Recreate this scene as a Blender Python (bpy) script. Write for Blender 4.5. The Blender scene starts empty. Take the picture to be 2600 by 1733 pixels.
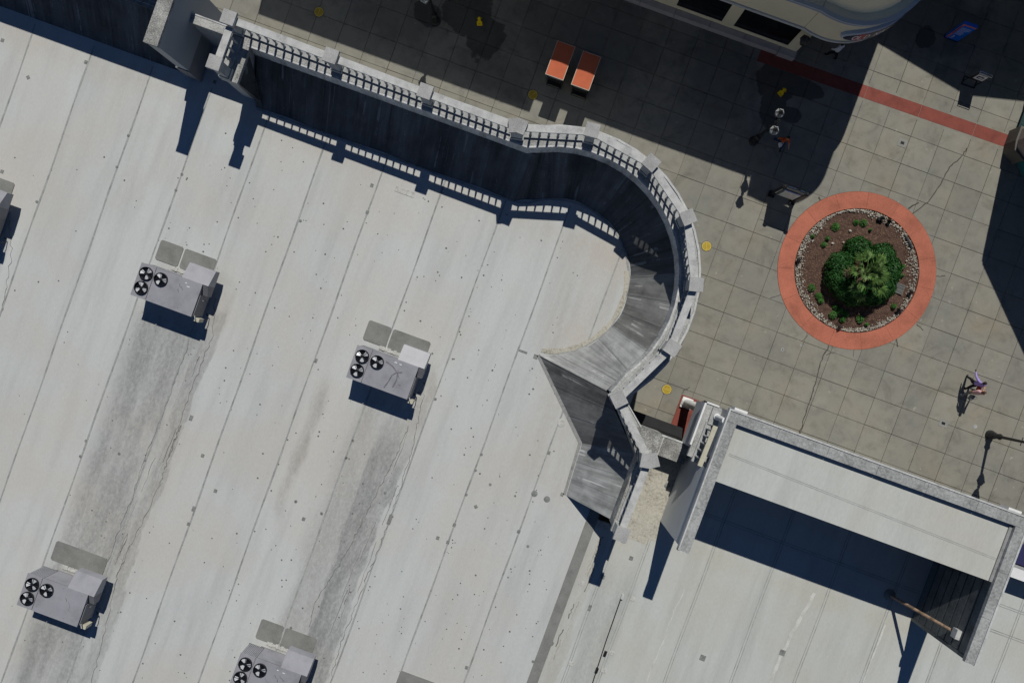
import bpy, bmesh, math, random
from mathutils import Vector, Matrix, Euler
R = math.radians
random.seed(7)
scene = bpy.context.scene
COL = scene.collection

# ---------------------------------------------------------------- camera
CAM_H = 38.0
FPX = 1733.0                      # focal length in pixels of the 2600 px wide frame
cam_data = bpy.data.cameras.new('camera')
cam_data.sensor_width = 36.0
cam_data.lens = 36.0 * FPX / 2600.0
cam_data.clip_end = 1500.0
cam_data.clip_start = 0.5
camera = bpy.data.objects.new('camera', cam_data)
COL.objects.link(camera)
plumb = Vector((20.0 / FPX, 21.5 / FPX, -1.0)).normalized()
CAM_ROT = Matrix.Rotation(R(20.0), 3, 'Z') @ plumb.rotation_difference(Vector((0, 0, -1))).to_matrix()
camera.matrix_world = Matrix.Translation((0, 0, CAM_H)) @ CAM_ROT.to_4x4()
scene.camera = camera

# ---------------------------------------------------------------- sky and sun
TAN_E = 1.14
SUN_EL = math.atan(TAN_E)
to_sun = Vector((-0.148 * math.cos(SUN_EL), 0.989 * math.cos(SUN_EL), math.sin(SUN_EL))).normalized()
world = bpy.data.worlds.new('World')
scene.world = world
world.use_nodes = True
wn = world.node_tree
sky = wn.nodes.new('ShaderNodeTexSky')
sky.sky_type = 'NISHITA'
sky.sun_disc = False
sky.sun_elevation = SUN_EL
sky.sun_rotation = math.atan2(to_sun.x, to_sun.y)
sky.air_density = 1.0
sky.dust_density = 0.0
sky.ozone_density = 9.0
sky.altitude = 4000.0
wn.links.new(sky.outputs['Color'], wn.nodes['Background'].inputs['Color'])
wn.nodes['Background'].inputs['Strength'].default_value = 0.062
sun_data = bpy.data.lights.new('sun', 'SUN')
sun_data.energy = 5.0
sun_data.angle = R(0.5)
sun_data.color = (1.0, 0.965, 0.90)
sun = bpy.data.objects.new('sun', sun_data)
sun.location = (0, 0, 60)
sun.rotation_euler = to_sun.to_track_quat('Z', 'Y').to_euler()
COL.objects.link(sun)
scene.view_settings.view_transform = 'Standard'
scene.view_settings.look = 'None'
scene.view_settings.exposure = -0.47
scene.view_settings.gamma = 1.0
scene.view_settings.use_curve_mapping = False

# ---------------------------------------------------------------- helpers
def at(px, py, z=0.0):
    """a point of the photograph, at the height z, as a point of the place"""
    d = CAM_ROT @ Vector(((px - 1300.0) / FPX, -(py - 866.5) / FPX, -1.0))
    t = (z - CAM_H) / d.z
    return Vector((d.x * t, d.y * t, z))

def to_px(p):
    w = CAM_ROT.transposed() @ (Vector(p) - Vector((0, 0, CAM_H)))
    return 1300 + FPX * w.x / -w.z, 866.5 - FPX * w.y / -w.z

def BM():
    return bmesh.new()

def poly(bm, pts):
    return bm.faces.new([bm.verts.new(p) for p in pts])

def box(bm, x0, x1, y0, y1, z0, z1, m=None):
    c = [(x0, y0, z0), (x1, y0, z0), (x1, y1, z0), (x0, y1, z0), (x0, y0, z1), (x1, y0, z1), (x1, y1, z1), (x0, y1, z1)]
    if m is not None:
        c = [m @ Vector(p) for p in c]
    v = [bm.verts.new(p) for p in c]
    for f in ((3, 2, 1, 0), (4, 5, 6, 7), (0, 1, 5, 4), (1, 2, 6, 5), (2, 3, 7, 6), (3, 0, 4, 7)):
        bm.faces.new([v[i] for i in f])

def prism(bm, pts, z0, z1):
    """pts: outline seen from above, anticlockwise; z1 may be a list of heights"""
    n = len(pts)
    z1s = z1 if isinstance(z1, (list, tuple)) else [z1] * n
    a = [bm.verts.new((p[0], p[1], z0)) for p in pts]
    b = [bm.verts.new((p[0], p[1], z)) for p, z in zip(pts, z1s)]
    bm.faces.new(list(reversed(a)))
    bm.faces.new(b)
    for i in range(n):
        j = (i + 1) % n
        bm.faces.new((a[i], a[j], b[j], b[i]))

def band(bm, outer, inner, z0, z1):
    """a strip with thickness between two open paths"""
    for i in range(len(outer) - 1):
        q = [outer[i], outer[i + 1], inner[i + 1], inner[i]]
        area = sum(q[k][0] * q[(k + 1) % 4][1] - q[(k + 1) % 4][0] * q[k][1] for k in range(4))
        if area < 0:
            q.reverse()
        prism(bm, q, z0, z1)

def tube(bm, pts, radii, n=8, caps=True):
    pts = [Vector(p) for p in pts]
    if not isinstance(radii, (list, tuple)):
        radii = [radii] * len(pts)
    rings = []
    ref = Vector((0.0, 0.0, 1.0))
    for i, p in enumerate(pts):
        d = (pts[min(i + 1, len(pts) - 1)] - pts[max(i - 1, 0)]).normalized()
        r = ref if abs(d.dot(ref)) < 0.95 else Vector((1, 0, 0))
        s = d.cross(r).normalized()
        t = d.cross(s).normalized()
        rings.append([bm.verts.new(p + (s * math.cos(2 * math.pi * k / n) + t * math.sin(2 * math.pi * k / n)) * radii[i]) for k in range(n)])
    for a, b in zip(rings, rings[1:]):
        for k in range(n):
            bm.faces.new((a[k], a[(k + 1) % n], b[(k + 1) % n], b[k]))
    if caps:
        bm.faces.new(list(reversed(rings[0])))
        bm.faces.new(rings[-1])

def lathe(bm, prof, n=12, cx=0, cy=0, rot=0):
    """prof: (radius, height) from the bottom up"""
    rings = []
    for r, z in prof:
        rings.append([bm.verts.new((cx + max(r, 1e-4) * math.cos(rot + 2 * math.pi * k / n), cy + max(r, 1e-4) * math.sin(rot + 2 * math.pi * k / n), z)) for k in range(n)])
    for a, b in zip(rings, rings[1:]):
        for k in range(n):
            bm.faces.new((a[k], a[(k + 1) % n], b[(k + 1) % n], b[k]))
    bm.faces.new(list(reversed(rings[0])))
    bm.faces.new(rings[-1])

def link(name, me, m, parent=None):
    o = bpy.data.objects.new(name, me)
    COL.objects.link(o)
    if m is not None and len(me.materials) == 0:
        for k in (m if isinstance(m, (list, tuple)) else [m]):
            me.materials.append(k)
    if parent is not None:
        o.parent = parent
    return o

def obj(name, bm, m, parent=None, smooth=False, kind=None, fix=True):
    """one mesh object; its points are given in the place's coordinates and are moved to its thing's origin"""
    if fix:
        bmesh.ops.recalc_face_normals(bm, faces=bm.faces)
    root = parent
    while root is not None and root.parent is not None:
        root = root.parent
    if root is not None and root.get('base') is not None:
        b = Vector(root['base'])
        bmesh.ops.translate(bm, verts=bm.verts, vec=-b)
    me = bpy.data.meshes.new(name)
    bm.to_mesh(me)
    bm.free()
    if smooth:
        for p in me.polygons:
            p.use_smooth = True
    o = link(name, me, m, parent)
    if kind:
        o['kind'] = kind
    return o

def thing(name, label, cat, loc=(0, 0, 0), rotz=0.0, group=None, local=False):
    """an Empty at the base of a thing; parts are modelled around its origin (local) or in place"""
    o = bpy.data.objects.new(name, None)
    COL.objects.link(o)
    o.empty_display_size = 0.2
    o.location = loc
    o.rotation_euler = (0, 0, rotz)
    tag(o, label, cat, group)
    if not local:
        o['base'] = list(loc)
    return o

def tag(o, label=None, cat=None, group=None, kind=None):
    if label: o['label'] = label
    if cat: o['category'] = cat
    if group: o['group'] = group
    if kind: o['kind'] = kind
    return o

def copy_tree(o, parent=None):
    c = o.copy()
    COL.objects.link(c)
    c.parent = parent
    for ch in list(o.children):
        copy_tree(ch, c)
    return c

# ---------------------------------------------------------------- materials
MATS = {}
def _nt(name):
    m = bpy.data.materials.new(name)
    m.use_nodes = True
    return m, m.node_tree, m.node_tree.nodes['Principled BSDF']

def node(nt, typ, **kw):
    n = nt.nodes.new(typ)
    for k, v in kw.items():
        if k in ('operation', 'blend_type', 'data_type', 'noise_dimensions', 'interpolation_type', 'feature', 'clamp', 'use_clamp'):
            setattr(n, k, v)
        else:
            n.inputs[k].default_value = v
    return n

def math_(nt, op, a, b=None, c=None):
    n = nt.nodes.new('ShaderNodeMath'); n.operation = op
    for i, x in enumerate((a, b, c)):
        if x is None: continue
        if isinstance(x, (int, float)): n.inputs[i].default_value = x
        else: nt.links.new(x, n.inputs[i])
    return n.outputs[0]

def mapped(nt, src, scale=(1, 1, 1), loc=(0, 0, 0), rot=(0, 0, 0)):
    mp = nt.nodes.new('ShaderNodeMapping')
    mp.inputs['Scale'].default_value = scale
    mp.inputs['Location'].default_value = loc
    mp.inputs['Rotation'].default_value = rot
    nt.links.new(src, mp.inputs['Vector'])
    return mp.outputs['Vector']

def noise(nt, vec, scale, detail=5, rough=0.6, dist=0.0):
    n = nt.nodes.new('ShaderNodeTexNoise')
    n.inputs['Scale'].default_value = scale
    n.inputs['Detail'].default_value = detail
    n.inputs['Roughness'].default_value = rough
    n.inputs['Distortion'].default_value = dist
    nt.links.new(vec, n.inputs['Vector'])
    return n.outputs['Fac']

def ramp(nt, fac, stops):
    r = nt.nodes.new('ShaderNodeValToRGB')
    els = r.color_ramp.elements
    while len(els) < len(stops): els.new(0.5)
    for e, (p, c) in zip(els, stops):
        e.position = p
        e.color = (c[0], c[1], c[2], 1) if not isinstance(c, (int, float)) else (c, c, c, 1)
    nt.links.new(fac, r.inputs['Fac'])
    return r.outputs['Color']

def mix(nt, fac, a, b, mode='MIX'):
    n = nt.nodes.new('ShaderNodeMix'); n.data_type = 'RGBA'; n.blend_type = mode
    for sock, x in ((n.inputs['Factor'], fac), (n.inputs['A'], a), (n.inputs['B'], b)):
        if isinstance(x, (int, float)): sock.default_value = x
        elif isinstance(x, (tuple, list)): sock.default_value = (x[0], x[1], x[2], 1)
        else: nt.links.new(x, sock)
    return n.outputs['Result']

def position(nt):
    return nt.nodes.new('ShaderNodeNewGeometry').outputs['Position']

def bump(nt, bsdf, fac, strength=0.2, dist=0.02):
    b = nt.nodes.new('ShaderNodeBump')
    b.inputs['Strength'].default_value = strength
    b.inputs['Distance'].default_value = dist
    nt.links.new(fac, b.inputs['Height'])
    nt.links.new(b.outputs['Normal'], bsdf.inputs['Normal'])

def mottled(name, c, amount=0.15, scale=1.5, fine=30.0, rough=0.85, stretch=(1, 1, 1), metal=0.0, bumpy=0.0, spec=0.3, rnd=0.0, tint=None, objspace=False):
    """one base colour with large soft blotches and fine grain"""
    m, nt, b = _nt(name)
    if objspace:
        pos = nt.nodes.new('ShaderNodeTexCoord').outputs['Object']
    else:
        pos = position(nt)
    pos2 = mapped(nt, pos, stretch)
    n1 = noise(nt, pos2, scale, 6, 0.62)
    n2 = noise(nt, pos2, fine, 3, 0.6)
    d = tint or tuple(x * 0.6 for x in c)
    lo = tuple(max(0, x * (1 - amount * 1.6)) for x in c)
    hi = tuple(min(1, x * (1 + amount)) for x in c)
    col = ramp(nt, n1, [(0.28, lo), (0.5, c), (0.75, hi)])
    g = ramp(nt, n2, [(0.3, 1 - amount), (0.7, 1 + amount * 0.5)])
    col = mix(nt, 1.0, col, g, 'MULTIPLY')
    if rnd:
        oi = nt.nodes.new('ShaderNodeObjectInfo').outputs['Random']
        g2 = ramp(nt, oi, [(0.0, 1 - rnd), (1.0, 1 + rnd * 0.6)])
        col = mix(nt, 1.0, col, g2, 'MULTIPLY')
    nt.links.new(col, b.inputs['Base Color'])
    b.inputs['Roughness'].default_value = rough
    b.inputs['Metallic'].default_value = metal
    b.inputs['Specular IOR Level'].default_value = spec
    if bumpy:
        bump(nt, b, n2, bumpy, 0.02)
    MATS[name] = m
    return m

def speckled(name, base, dark, light, thr=0.5, scale=14.0, rough=0.9):
    """weathered white masonry with lichen specks"""
    m, nt, b = _nt(name)
    pos = position(nt)
    n1 = noise(nt, pos, scale, 8, 0.75)
    n2 = noise(nt, pos, 1.3, 4, 0.6)
    n3 = noise(nt, pos, 45.0, 3, 0.7)
    s = math_(nt, 'ADD', math_(nt, 'MULTIPLY', n1, 0.7), math_(nt, 'MULTIPLY', n2, 0.35))
    col = ramp(nt, s, [(thr - 0.12, dark), (thr, base), (thr + 0.12, light)])
    col = mix(nt, 1.0, col, ramp(nt, n3, [(0.3, 0.72), (0.65, 1.12)]), 'MULTIPLY')
    nt.links.new(col, b.inputs['Base Color'])
    b.inputs['Roughness'].default_value = rough
    b.inputs['Specular IOR Level'].default_value = 0.2
    bump(nt, b, n1, 0.4, 0.02)
    MATS[name] = m
    return m

def plain(name, c, rough=0.6, metal=0.0, spec=0.4, trans=0.0, coat=0.0, emit=0.0):
    m, nt, b = _nt(name)
    pos = position(nt)
    n1 = noise(nt, pos, 6.0, 4, 0.6)
    col = ramp(nt, n1, [(0.3, tuple(x * 0.88 for x in c)), (0.7, tuple(min(1, x * 1.06) for x in c))])
    nt.links.new(col, b.inputs['Base Color'])
    b.inputs['Roughness'].default_value = rough
    b.inputs['Metallic'].default_value = metal
    b.inputs['Specular IOR Level'].default_value = spec
    b.inputs['Transmission Weight'].default_value = trans
    b.inputs['Coat Weight'].default_value = coat
    MATS[name] = m
    return m

def boxmask(nt, sep, warp, x0, x1, y0, y1, soft_x=0.3, soft_y=1.0, wx=1.5):
    """1 inside a stain's outline, wobbling at its edges"""
    x = math_(nt, 'ADD', sep.outputs['X'], math_(nt, 'MULTIPLY', math_(nt, 'SUBTRACT', warp, 0.5), wx))
    y = math_(nt, 'ADD', sep.outputs['Y'], math_(nt, 'MULTIPLY', math_(nt, 'SUBTRACT', warp, 0.5), wx))
    def edge(v, lo, s):
        n = nt.nodes.new('ShaderNodeMapRange'); n.interpolation_type = 'SMOOTHSTEP'
        nt.links.new(v, n.inputs['Value'])
        n.inputs['From Min'].default_value = lo
        n.inputs['From Max'].default_value = lo + s
        return n.outputs['Result']
    a = edge(x, x0, soft_x)
    bq = math_(nt, 'SUBTRACT', 1.0, edge(x, x1 - soft_x, soft_x))
    c = edge(y, y0, soft_y)
    d = math_(nt, 'SUBTRACT', 1.0, edge(y, y1 - soft_y, soft_y))
    return math_(nt, 'MULTIPLY', math_(nt, 'MULTIPLY', a, bq), math_(nt, 'MULTIPLY', c, d))

def roof_material(name, base, warm, stains, lines=True):
    """white roofing membrane: long soft streaks down the fall, brownish near the parapets, grey run-off under the plant"""
    m, nt, b = _nt(name)
    pos = position(nt)
    sep = nt.nodes.new('ShaderNodeSeparateXYZ'); nt.links.new(pos, sep.inputs[0])
    st = noise(nt, mapped(nt, pos, (1.0, 0.10, 1)), 1.6, 6, 0.6)
    fine = noise(nt, mapped(nt, pos, (1.0, 0.3, 1)), 18.0, 4, 0.65)
    big = noise(nt, pos, 0.22, 4, 0.55)
    warp = noise(nt, mapped(nt, pos, (1.0, 0.30, 1)), 0.8, 9, 0.68)
    col = ramp(nt, st, [(0.3, tuple(x * 0.88 for x in base)), (0.52, base), (0.8, tuple(min(1, x * 1.05) for x in base))])
    wm = ramp(nt, big, [(0.42, 0.0), (0.66, 1.0)])
    col = mix(nt, math_(nt, 'MULTIPLY', wm, 0.75), col, warm)
    blotch = noise(nt, mapped(nt, pos, (1.0, 0.22, 1), loc=(4, 2, 0)), 1.0, 7, 0.66)
    grit = noise(nt, mapped(nt, pos, (1.0, 0.55, 1)), 7.0, 10, 0.78)
    for (x0, x1, y0, y1, sx, sy, amt, c) in stains:
        mk = boxmask(nt, sep, warp, x0, x1, y0, y1, sx, sy)
        g = ramp(nt, math_(nt, 'ADD', math_(nt, 'MULTIPLY', grit, 0.75), math_(nt, 'MULTIPLY', warp, 0.35)), [(0.40, 1.0), (0.52, 0.72), (0.66, 0.30)])
        g = mix(nt, 1.0, g, ramp(nt, blotch, [(0.36, 0.35), (0.5, 0.8), (0.62, 1.0)]), 'MULTIPLY')
        col = mix(nt, math_(nt, 'MULTIPLY', math_(nt, 'MULTIPLY', mk, amt), g), col, c)
    col = mix(nt, 1.0, col, ramp(nt, fine, [(0.3, 0.93), (0.7, 1.04)]), 'MULTIPLY')
    oi = nt.nodes.new('ShaderNodeObjectInfo').outputs['Random']
    col = mix(nt, 1.0, col, ramp(nt, oi, [(0.0, 0.965), (1.0, 1.02)]), 'MULTIPLY')
    nt.links.new(col, b.inputs['Base Color'])
    b.inputs['Roughness'].default_value = 0.75
    b.inputs['Specular IOR Level'].default_value = 0.3
    bump(nt, b, math_(nt, 'ADD', math_(nt, 'MULTIPLY', warp, 0.9), math_(nt, 'MULTIPLY', fine, 0.1)), 0.35, 0.05)
    MATS[name] = m
    return m

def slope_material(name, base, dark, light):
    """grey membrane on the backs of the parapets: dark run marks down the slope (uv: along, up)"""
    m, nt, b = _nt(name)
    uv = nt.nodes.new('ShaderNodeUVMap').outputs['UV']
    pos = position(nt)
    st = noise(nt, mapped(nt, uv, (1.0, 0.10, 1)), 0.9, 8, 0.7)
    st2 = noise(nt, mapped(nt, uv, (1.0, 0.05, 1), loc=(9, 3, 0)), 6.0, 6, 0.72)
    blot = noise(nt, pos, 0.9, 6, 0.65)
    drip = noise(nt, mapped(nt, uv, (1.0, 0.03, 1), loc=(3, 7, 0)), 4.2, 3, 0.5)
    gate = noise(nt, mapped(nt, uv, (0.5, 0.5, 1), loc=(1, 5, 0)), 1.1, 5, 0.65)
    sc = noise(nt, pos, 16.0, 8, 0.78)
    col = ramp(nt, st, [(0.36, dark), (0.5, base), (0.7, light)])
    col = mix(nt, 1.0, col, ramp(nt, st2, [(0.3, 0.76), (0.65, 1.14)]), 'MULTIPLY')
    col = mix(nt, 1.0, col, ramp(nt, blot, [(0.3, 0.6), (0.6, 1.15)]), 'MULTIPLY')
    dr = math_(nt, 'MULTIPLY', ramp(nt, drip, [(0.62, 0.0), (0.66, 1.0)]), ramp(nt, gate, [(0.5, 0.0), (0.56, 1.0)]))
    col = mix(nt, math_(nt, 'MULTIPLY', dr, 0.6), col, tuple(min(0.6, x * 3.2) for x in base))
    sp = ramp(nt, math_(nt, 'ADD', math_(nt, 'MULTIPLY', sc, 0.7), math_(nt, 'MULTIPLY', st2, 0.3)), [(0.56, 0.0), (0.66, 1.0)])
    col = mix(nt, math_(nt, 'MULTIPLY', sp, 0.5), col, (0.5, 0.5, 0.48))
    nt.links.new(col, b.inputs['Base Color'])
    b.inputs['Roughness'].default_value = 0.6
    b.inputs['Specular IOR Level'].default_value = 0.3
    bump(nt, b, sc, 0.2, 0.02)
    MATS[name] = m
    return m

def slab_material(name, base, stains, damp_shade=()):
    m, nt, b = _nt(name)
    pos = position(nt)
    sep = nt.nodes.new('ShaderNodeSeparateXYZ'); nt.links.new(pos, sep.inputs[0])
    big = noise(nt, pos, 0.35, 6, 0.6)
    mid = noise(nt, pos, 1.6, 7, 0.62)
    fine = noise(nt, pos, 40.0, 4, 0.7)
    warm = tuple(x * f for x, f in zip(base, (1.03, 0.97, 0.88)))
    cool = tuple(x * f for x, f in zip(base, (0.86, 0.9, 0.93)))
    col = ramp(nt, big, [(0.3, cool), (0.55, base), (0.75, warm)])
    col = mix(nt, 1.0, col, ramp(nt, mid, [(0.25, 0.80), (0.5, 1.0), (0.8, 1.08)]), 'MULTIPLY')
    col = mix(nt, 1.0, col, ramp(nt, fine, [(0.3, 0.9), (0.7, 1.07)]), 'MULTIPLY')
    blot = noise(nt, pos, 0.75, 9, 0.7, 0.6)
    col = mix(nt, 1.0, col, ramp(nt, blot, [(0.34, 0.78), (0.46, 0.97), (0.6, 1.0), (0.72, 1.08)]), 'MULTIPLY')
    gum = ramp(nt, noise(nt, pos, 9.0, 1, 0.3), [(0.76, 0.0), (0.79, 1.0)])          # trodden gum
    col = mix(nt, math_(nt, 'MULTIPLY', gum, 0.35), col, (0.09, 0.088, 0.08))
    sp = ramp(nt, noise(nt, pos, 2.7, 4, 0.5), [(0.68, 0.0), (0.74, 1.0)])          # pale scuffs
    col = mix(nt, math_(nt, 'MULTIPLY', sp, 0.35), col, (0.5, 0.48, 0.44))
    oi = nt.nodes.new('ShaderNodeObjectInfo').outputs['Random']
    col = mix(nt, 1.0, col, ramp(nt, oi, [(0.0, 0.90), (0.08, 0.97), (0.5, 1.0), (0.93, 1.03), (1.0, 1.10)]), 'MULTIPLY')
    wet = None
    warp = noise(nt, pos, 0.9, 4, 0.55)
    for (cx, cy, rx, ry) in stains:                                                  # hosed-down wet patches
        dx = math_(nt, 'DIVIDE', math_(nt, 'SUBTRACT', sep.outputs['X'], cx), rx)
        dy = math_(nt, 'DIVIDE', math_(nt, 'SUBTRACT', sep.outputs['Y'], cy), ry)
        d = math_(nt, 'SQRT', math_(nt, 'ADD', math_(nt, 'MULTIPLY', dx, dx), math_(nt, 'MULTIPLY', dy, dy)))
        d = math_(nt, 'ADD', d, math_(nt, 'MULTIPLY', math_(nt, 'SUBTRACT', warp, 0.5), 1.3))
        w = ramp(nt, d, [(0.88, 1.0), (0.96, 0.0)])
        wet = w if wet is None else math_(nt, 'MAXIMUM', wet, w)
    damp_shade_mask = None
    for (cx, cy, rx, ry) in damp_shade:                                                    # broad dampness, with extra shade painted into the paving colour
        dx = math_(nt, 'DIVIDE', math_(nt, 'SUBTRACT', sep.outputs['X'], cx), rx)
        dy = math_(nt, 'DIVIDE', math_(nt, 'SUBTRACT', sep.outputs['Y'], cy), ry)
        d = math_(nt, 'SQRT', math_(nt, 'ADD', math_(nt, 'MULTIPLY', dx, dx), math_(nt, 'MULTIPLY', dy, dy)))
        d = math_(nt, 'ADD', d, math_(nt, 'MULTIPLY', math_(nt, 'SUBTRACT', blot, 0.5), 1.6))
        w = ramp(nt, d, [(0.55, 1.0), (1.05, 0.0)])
        damp_shade_mask = w if damp_shade_mask is None else math_(nt, 'MAXIMUM', damp_shade_mask, w)
    if damp_shade_mask is not None:
        col = mix(nt, math_(nt, 'MULTIPLY', damp_shade_mask, 0.34), col, (0.045, 0.052, 0.058))
    if wet is not None:
        col = mix(nt, math_(nt, 'MULTIPLY', wet, 0.66), col, (0.018, 0.018, 0.017))
        nt.links.new(math_(nt, 'SUBTRACT', 0.88, math_(nt, 'MULTIPLY', wet, 0.4)), b.inputs['Roughness'])
    else:
        b.inputs['Roughness'].default_value = 0.88
    nt.links.new(col, b.inputs['Base Color'])
    b.inputs['Specular IOR Level'].default_value = 0.25
    bump(nt, b, fine, 0.15, 0.01)
    MATS[name] = m
    return m
# ---------------------------------------------------------------- palette
def _w(px, py, rx, ry):
    p = at(px, py); return (p.x, p.y, rx, ry)
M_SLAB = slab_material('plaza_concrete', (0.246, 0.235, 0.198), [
    _w(1190, 30, 1.7, 1.5), _w(1232, 95, 1.1, 1.5), _w(1975, 200, 1.2, 1.3), _w(1965, 262, 0.75, 1.5), _w(2010, 292, 0.75, 0.45),
    _w(2040, 222, 1.3, 0.6), _w(2352, 96, 0.62, 0.62), _w(1085, 35, 0.9, 0.7)],
    [_w(1480, 90, 6.5, 3.6), _w(1000, 40, 3.6, 2.0), _w(1830, 190, 3.0, 3.6), _w(2380, 60, 4.0, 2.6), _w(2200, 20, 3.0, 2.0), _w(1250, 180, 3.0, 1.6)])  # dampness that also deepens the shade on the upper plaza
M_JOINT = mottled('joint_grit', (0.165, 0.157, 0.133), 0.2, 2.0)
M_RED = mottled('red_painted_concrete', (0.225, 0.062, 0.046), 0.2, 1.5, 25, 0.85, bumpy=0.1)
M_TERRA = mottled('terracotta_painted_concrete', (0.43, 0.143, 0.09), 0.17, 0.9, 14, 0.85, rnd=0.08, bumpy=0.1)
ST = (0.27, 0.28, 0.28)
BR = (0.40, 0.37, 0.32)
M_ROOF = roof_material('white_roof_membrane', (0.505, 0.525, 0.515), (0.50, 0.48, 0.44), [
    (-17.6, -13.6, -30.0, -4.6, 0.9, 0.8, 1.0, (0.21, 0.215, 0.21)),
    (-14.1, -13.3, -30.0, -3.6, 0.12, 0.5, 0.6, (0.16, 0.155, 0.145)),
    (-6.6, -2.7, -26.0, -4.4, 1.2, 1.0, 0.85, (0.27, 0.265, 0.25)),
    (-4.7, -2.95, -30.0, -6.2, 0.15, 2.0, 0.95, (0.18, 0.187, 0.19)),
    (-3.9, -2.8, -5.6, -2.9, 0.2, 0.5, 0.5, (0.36, 0.33, 0.28)),
    (-26.5, -24.0, -22.0, -3.6, 0.4, 1.0, 0.8, (0.27, 0.285, 0.285)),
    (-30.0, 4.5, 3.9, 6.2, 0.5, 1.4, 0.6, (0.43, 0.385, 0.33)),
    (0.0, 4.4, -0.8, 6.0, 1.6, 1.6, 0.7, (0.45, 0.41, 0.36)),
    (1.2, 6.0, -7.2, -0.8, 1.4, 1.2, 0.6, (0.43, 0.395, 0.34)),
    (1.3, 1.9, -2.0, 4.5, 0.35, 2.0, 0.6, (0.3, 0.28, 0.255)),
    (-20.5, -19.2, -2.5, 4.0, 0.6, 2.0, 0.5, (0.36, 0.355, 0.33)),
    (-16.2, -14.8, -1.5, 5.5, 0.7, 2.5, 0.45, (0.37, 0.35, 0.32)),
    (-8.3, -7.4, -13.0, -4.5, 0.5, 2.0, 0.8, (0.25, 0.235, 0.21)),
    (-17.5, -13.0, -5.4, -2.0, 0.4, 0.5, 0.5, (0.36, 0.34, 0.3)),
    (-3.7, -2.9, -6.5, -2.5, 0.2, 0.6, 0.6, (0.3, 0.28, 0.25))])
M_ROOF2 = roof_material('greenish_white_roof_membrane', (0.485, 0.505, 0.48), (0.46, 0.45, 0.40), [
    (6.0, 7.2, -30.0, -6.4, 0.15, 0.6, 0.7, (0.36, 0.335, 0.29)),
    (7.4, 9.4, -30.0, -8.0, 0.5, 2.0, 0.75, (0.27, 0.28, 0.27)),
    (10.0, 23.0, -7.6, -6.0, 0.5, 0.8, 0.6, (0.45, 0.43, 0.35))])
M_YELLOW = speckled('stained_membrane', (0.43, 0.41, 0.34), (0.2, 0.19, 0.16), (0.52, 0.5, 0.43), 0.5, 9.0)
M_SEAM = mottled('membrane_seam', (0.33, 0.345, 0.335), 0.25, 2.0, 20, 0.8)
M_PATCH = mottled('membrane_patch', (0.225, 0.235, 0.225), 0.3, 8.0, 40, 0.8)
M_PATCHL = mottled('pale_membrane_patch', (0.5, 0.5, 0.47), 0.2, 8.0, 40, 0.8)
M_PAD = mottled('grey_walkway_pad', (0.215, 0.22, 0.205), 0.16, 1.6, 25, 0.85)
M_DOT = plain('fastener_dirt', (0.15, 0.152, 0.148), 0.9)
M_SLOPE = slope_material('shade_toned_parapet_membrane', (0.085, 0.09, 0.09), (0.03, 0.032, 0.034), (0.16, 0.165, 0.165))  # dark copy of the membrane for backs lying in shadow
M_SLOPE_M = slope_material('half_lit_toned_parapet_membrane', (0.155, 0.157, 0.152), (0.09, 0.09, 0.087), (0.22, 0.225, 0.22))  # middle copy, for sheets the sun only grazes
M_SLOPE_B = slope_material('sun_toned_parapet_membrane', (0.27, 0.28, 0.278), (0.17, 0.173, 0.17), (0.37, 0.38, 0.375))  # light copy, for sheets in the sun
M_COPE = mottled('grey_coping_membrane', (0.27, 0.275, 0.27), 0.25, 3.0, 20, 0.7)
M_UPST = mottled('streaked_white_upstand', (0.52, 0.53, 0.52), 0.3, 1.6, 12, 0.8, stretch=(1, 1, 0.2))
M_LEDGE = speckled('weathered_white_ledge', (0.34, 0.345, 0.335), (0.15, 0.15, 0.145), (0.52, 0.52, 0.50), 0.50, 16.0)
M_TCOPE = speckled('weathered_tower_coping', (0.30, 0.31, 0.305), (0.17, 0.175, 0.17), (0.44, 0.45, 0.44), 0.50, 9.0)
M_LEDGE2 = speckled('dirty_grey_ledge', (0.27, 0.27, 0.255), (0.09, 0.09, 0.085), (0.6, 0.6, 0.57), 0.53, 20.0)
M_RAIL = mottled('weathered_white_stone', (0.49, 0.50, 0.485), 0.2, 2.5, 30, 0.85, bumpy=0.1)
M_CAP = speckled('rough_pier_cap', (0.36, 0.365, 0.355), (0.24, 0.24, 0.235), (0.48, 0.48, 0.47), 0.5, 30.0)
M_STONE = mottled('pale_stone', (0.38, 0.39, 0.38), 0.2, 3.0, 30, 0.85)
M_WHITE = mottled('white_paint', (0.74, 0.75, 0.74), 0.06, 2.0, 20, 0.6)
M_MOULD = mottled('dulled_white_moulding', (0.52, 0.53, 0.52), 0.2, 3.0, 25, 0.8)
M_WALL = mottled('grey_stucco', (0.36, 0.37, 0.37), 0.08, 1.2, 60, 0.85)
M_PALEP = mottled('pale_grey_panel', (0.62, 0.65, 0.66), 0.05, 0.7, 60, 0.6)
M_GREYP = mottled('smooth_grey_panel', (0.34, 0.36, 0.37), 0.05, 0.7, 60, 0.6)
M_BLACK = mottled('black_fabric', (0.018, 0.019, 0.02), 0.2, 2.0, 40, 0.75)
M_IRON = plain('black_painted_iron', (0.014, 0.015, 0.016), 0.4, 0.0, 0.5)
M_DARKM = mottled('dark_metal_siding', (0.12, 0.135, 0.14), 0.3, 1.5, 18, 0.55)
M_RUST = mottled('rusty_steel', (0.36, 0.25, 0.17), 0.5, 3.0, 14, 0.8, tint=(0.2, 0.07, 0.03))
M_CAB = mottled('grey_enamel', (0.298, 0.302, 0.328), 0.13, 1.6, 40, 0.45, spec=0.4)
M_SCUFF = mottled('dark_scuff', (0.17, 0.17, 0.185), 0.3, 6.0, 30, 0.6)
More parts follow.
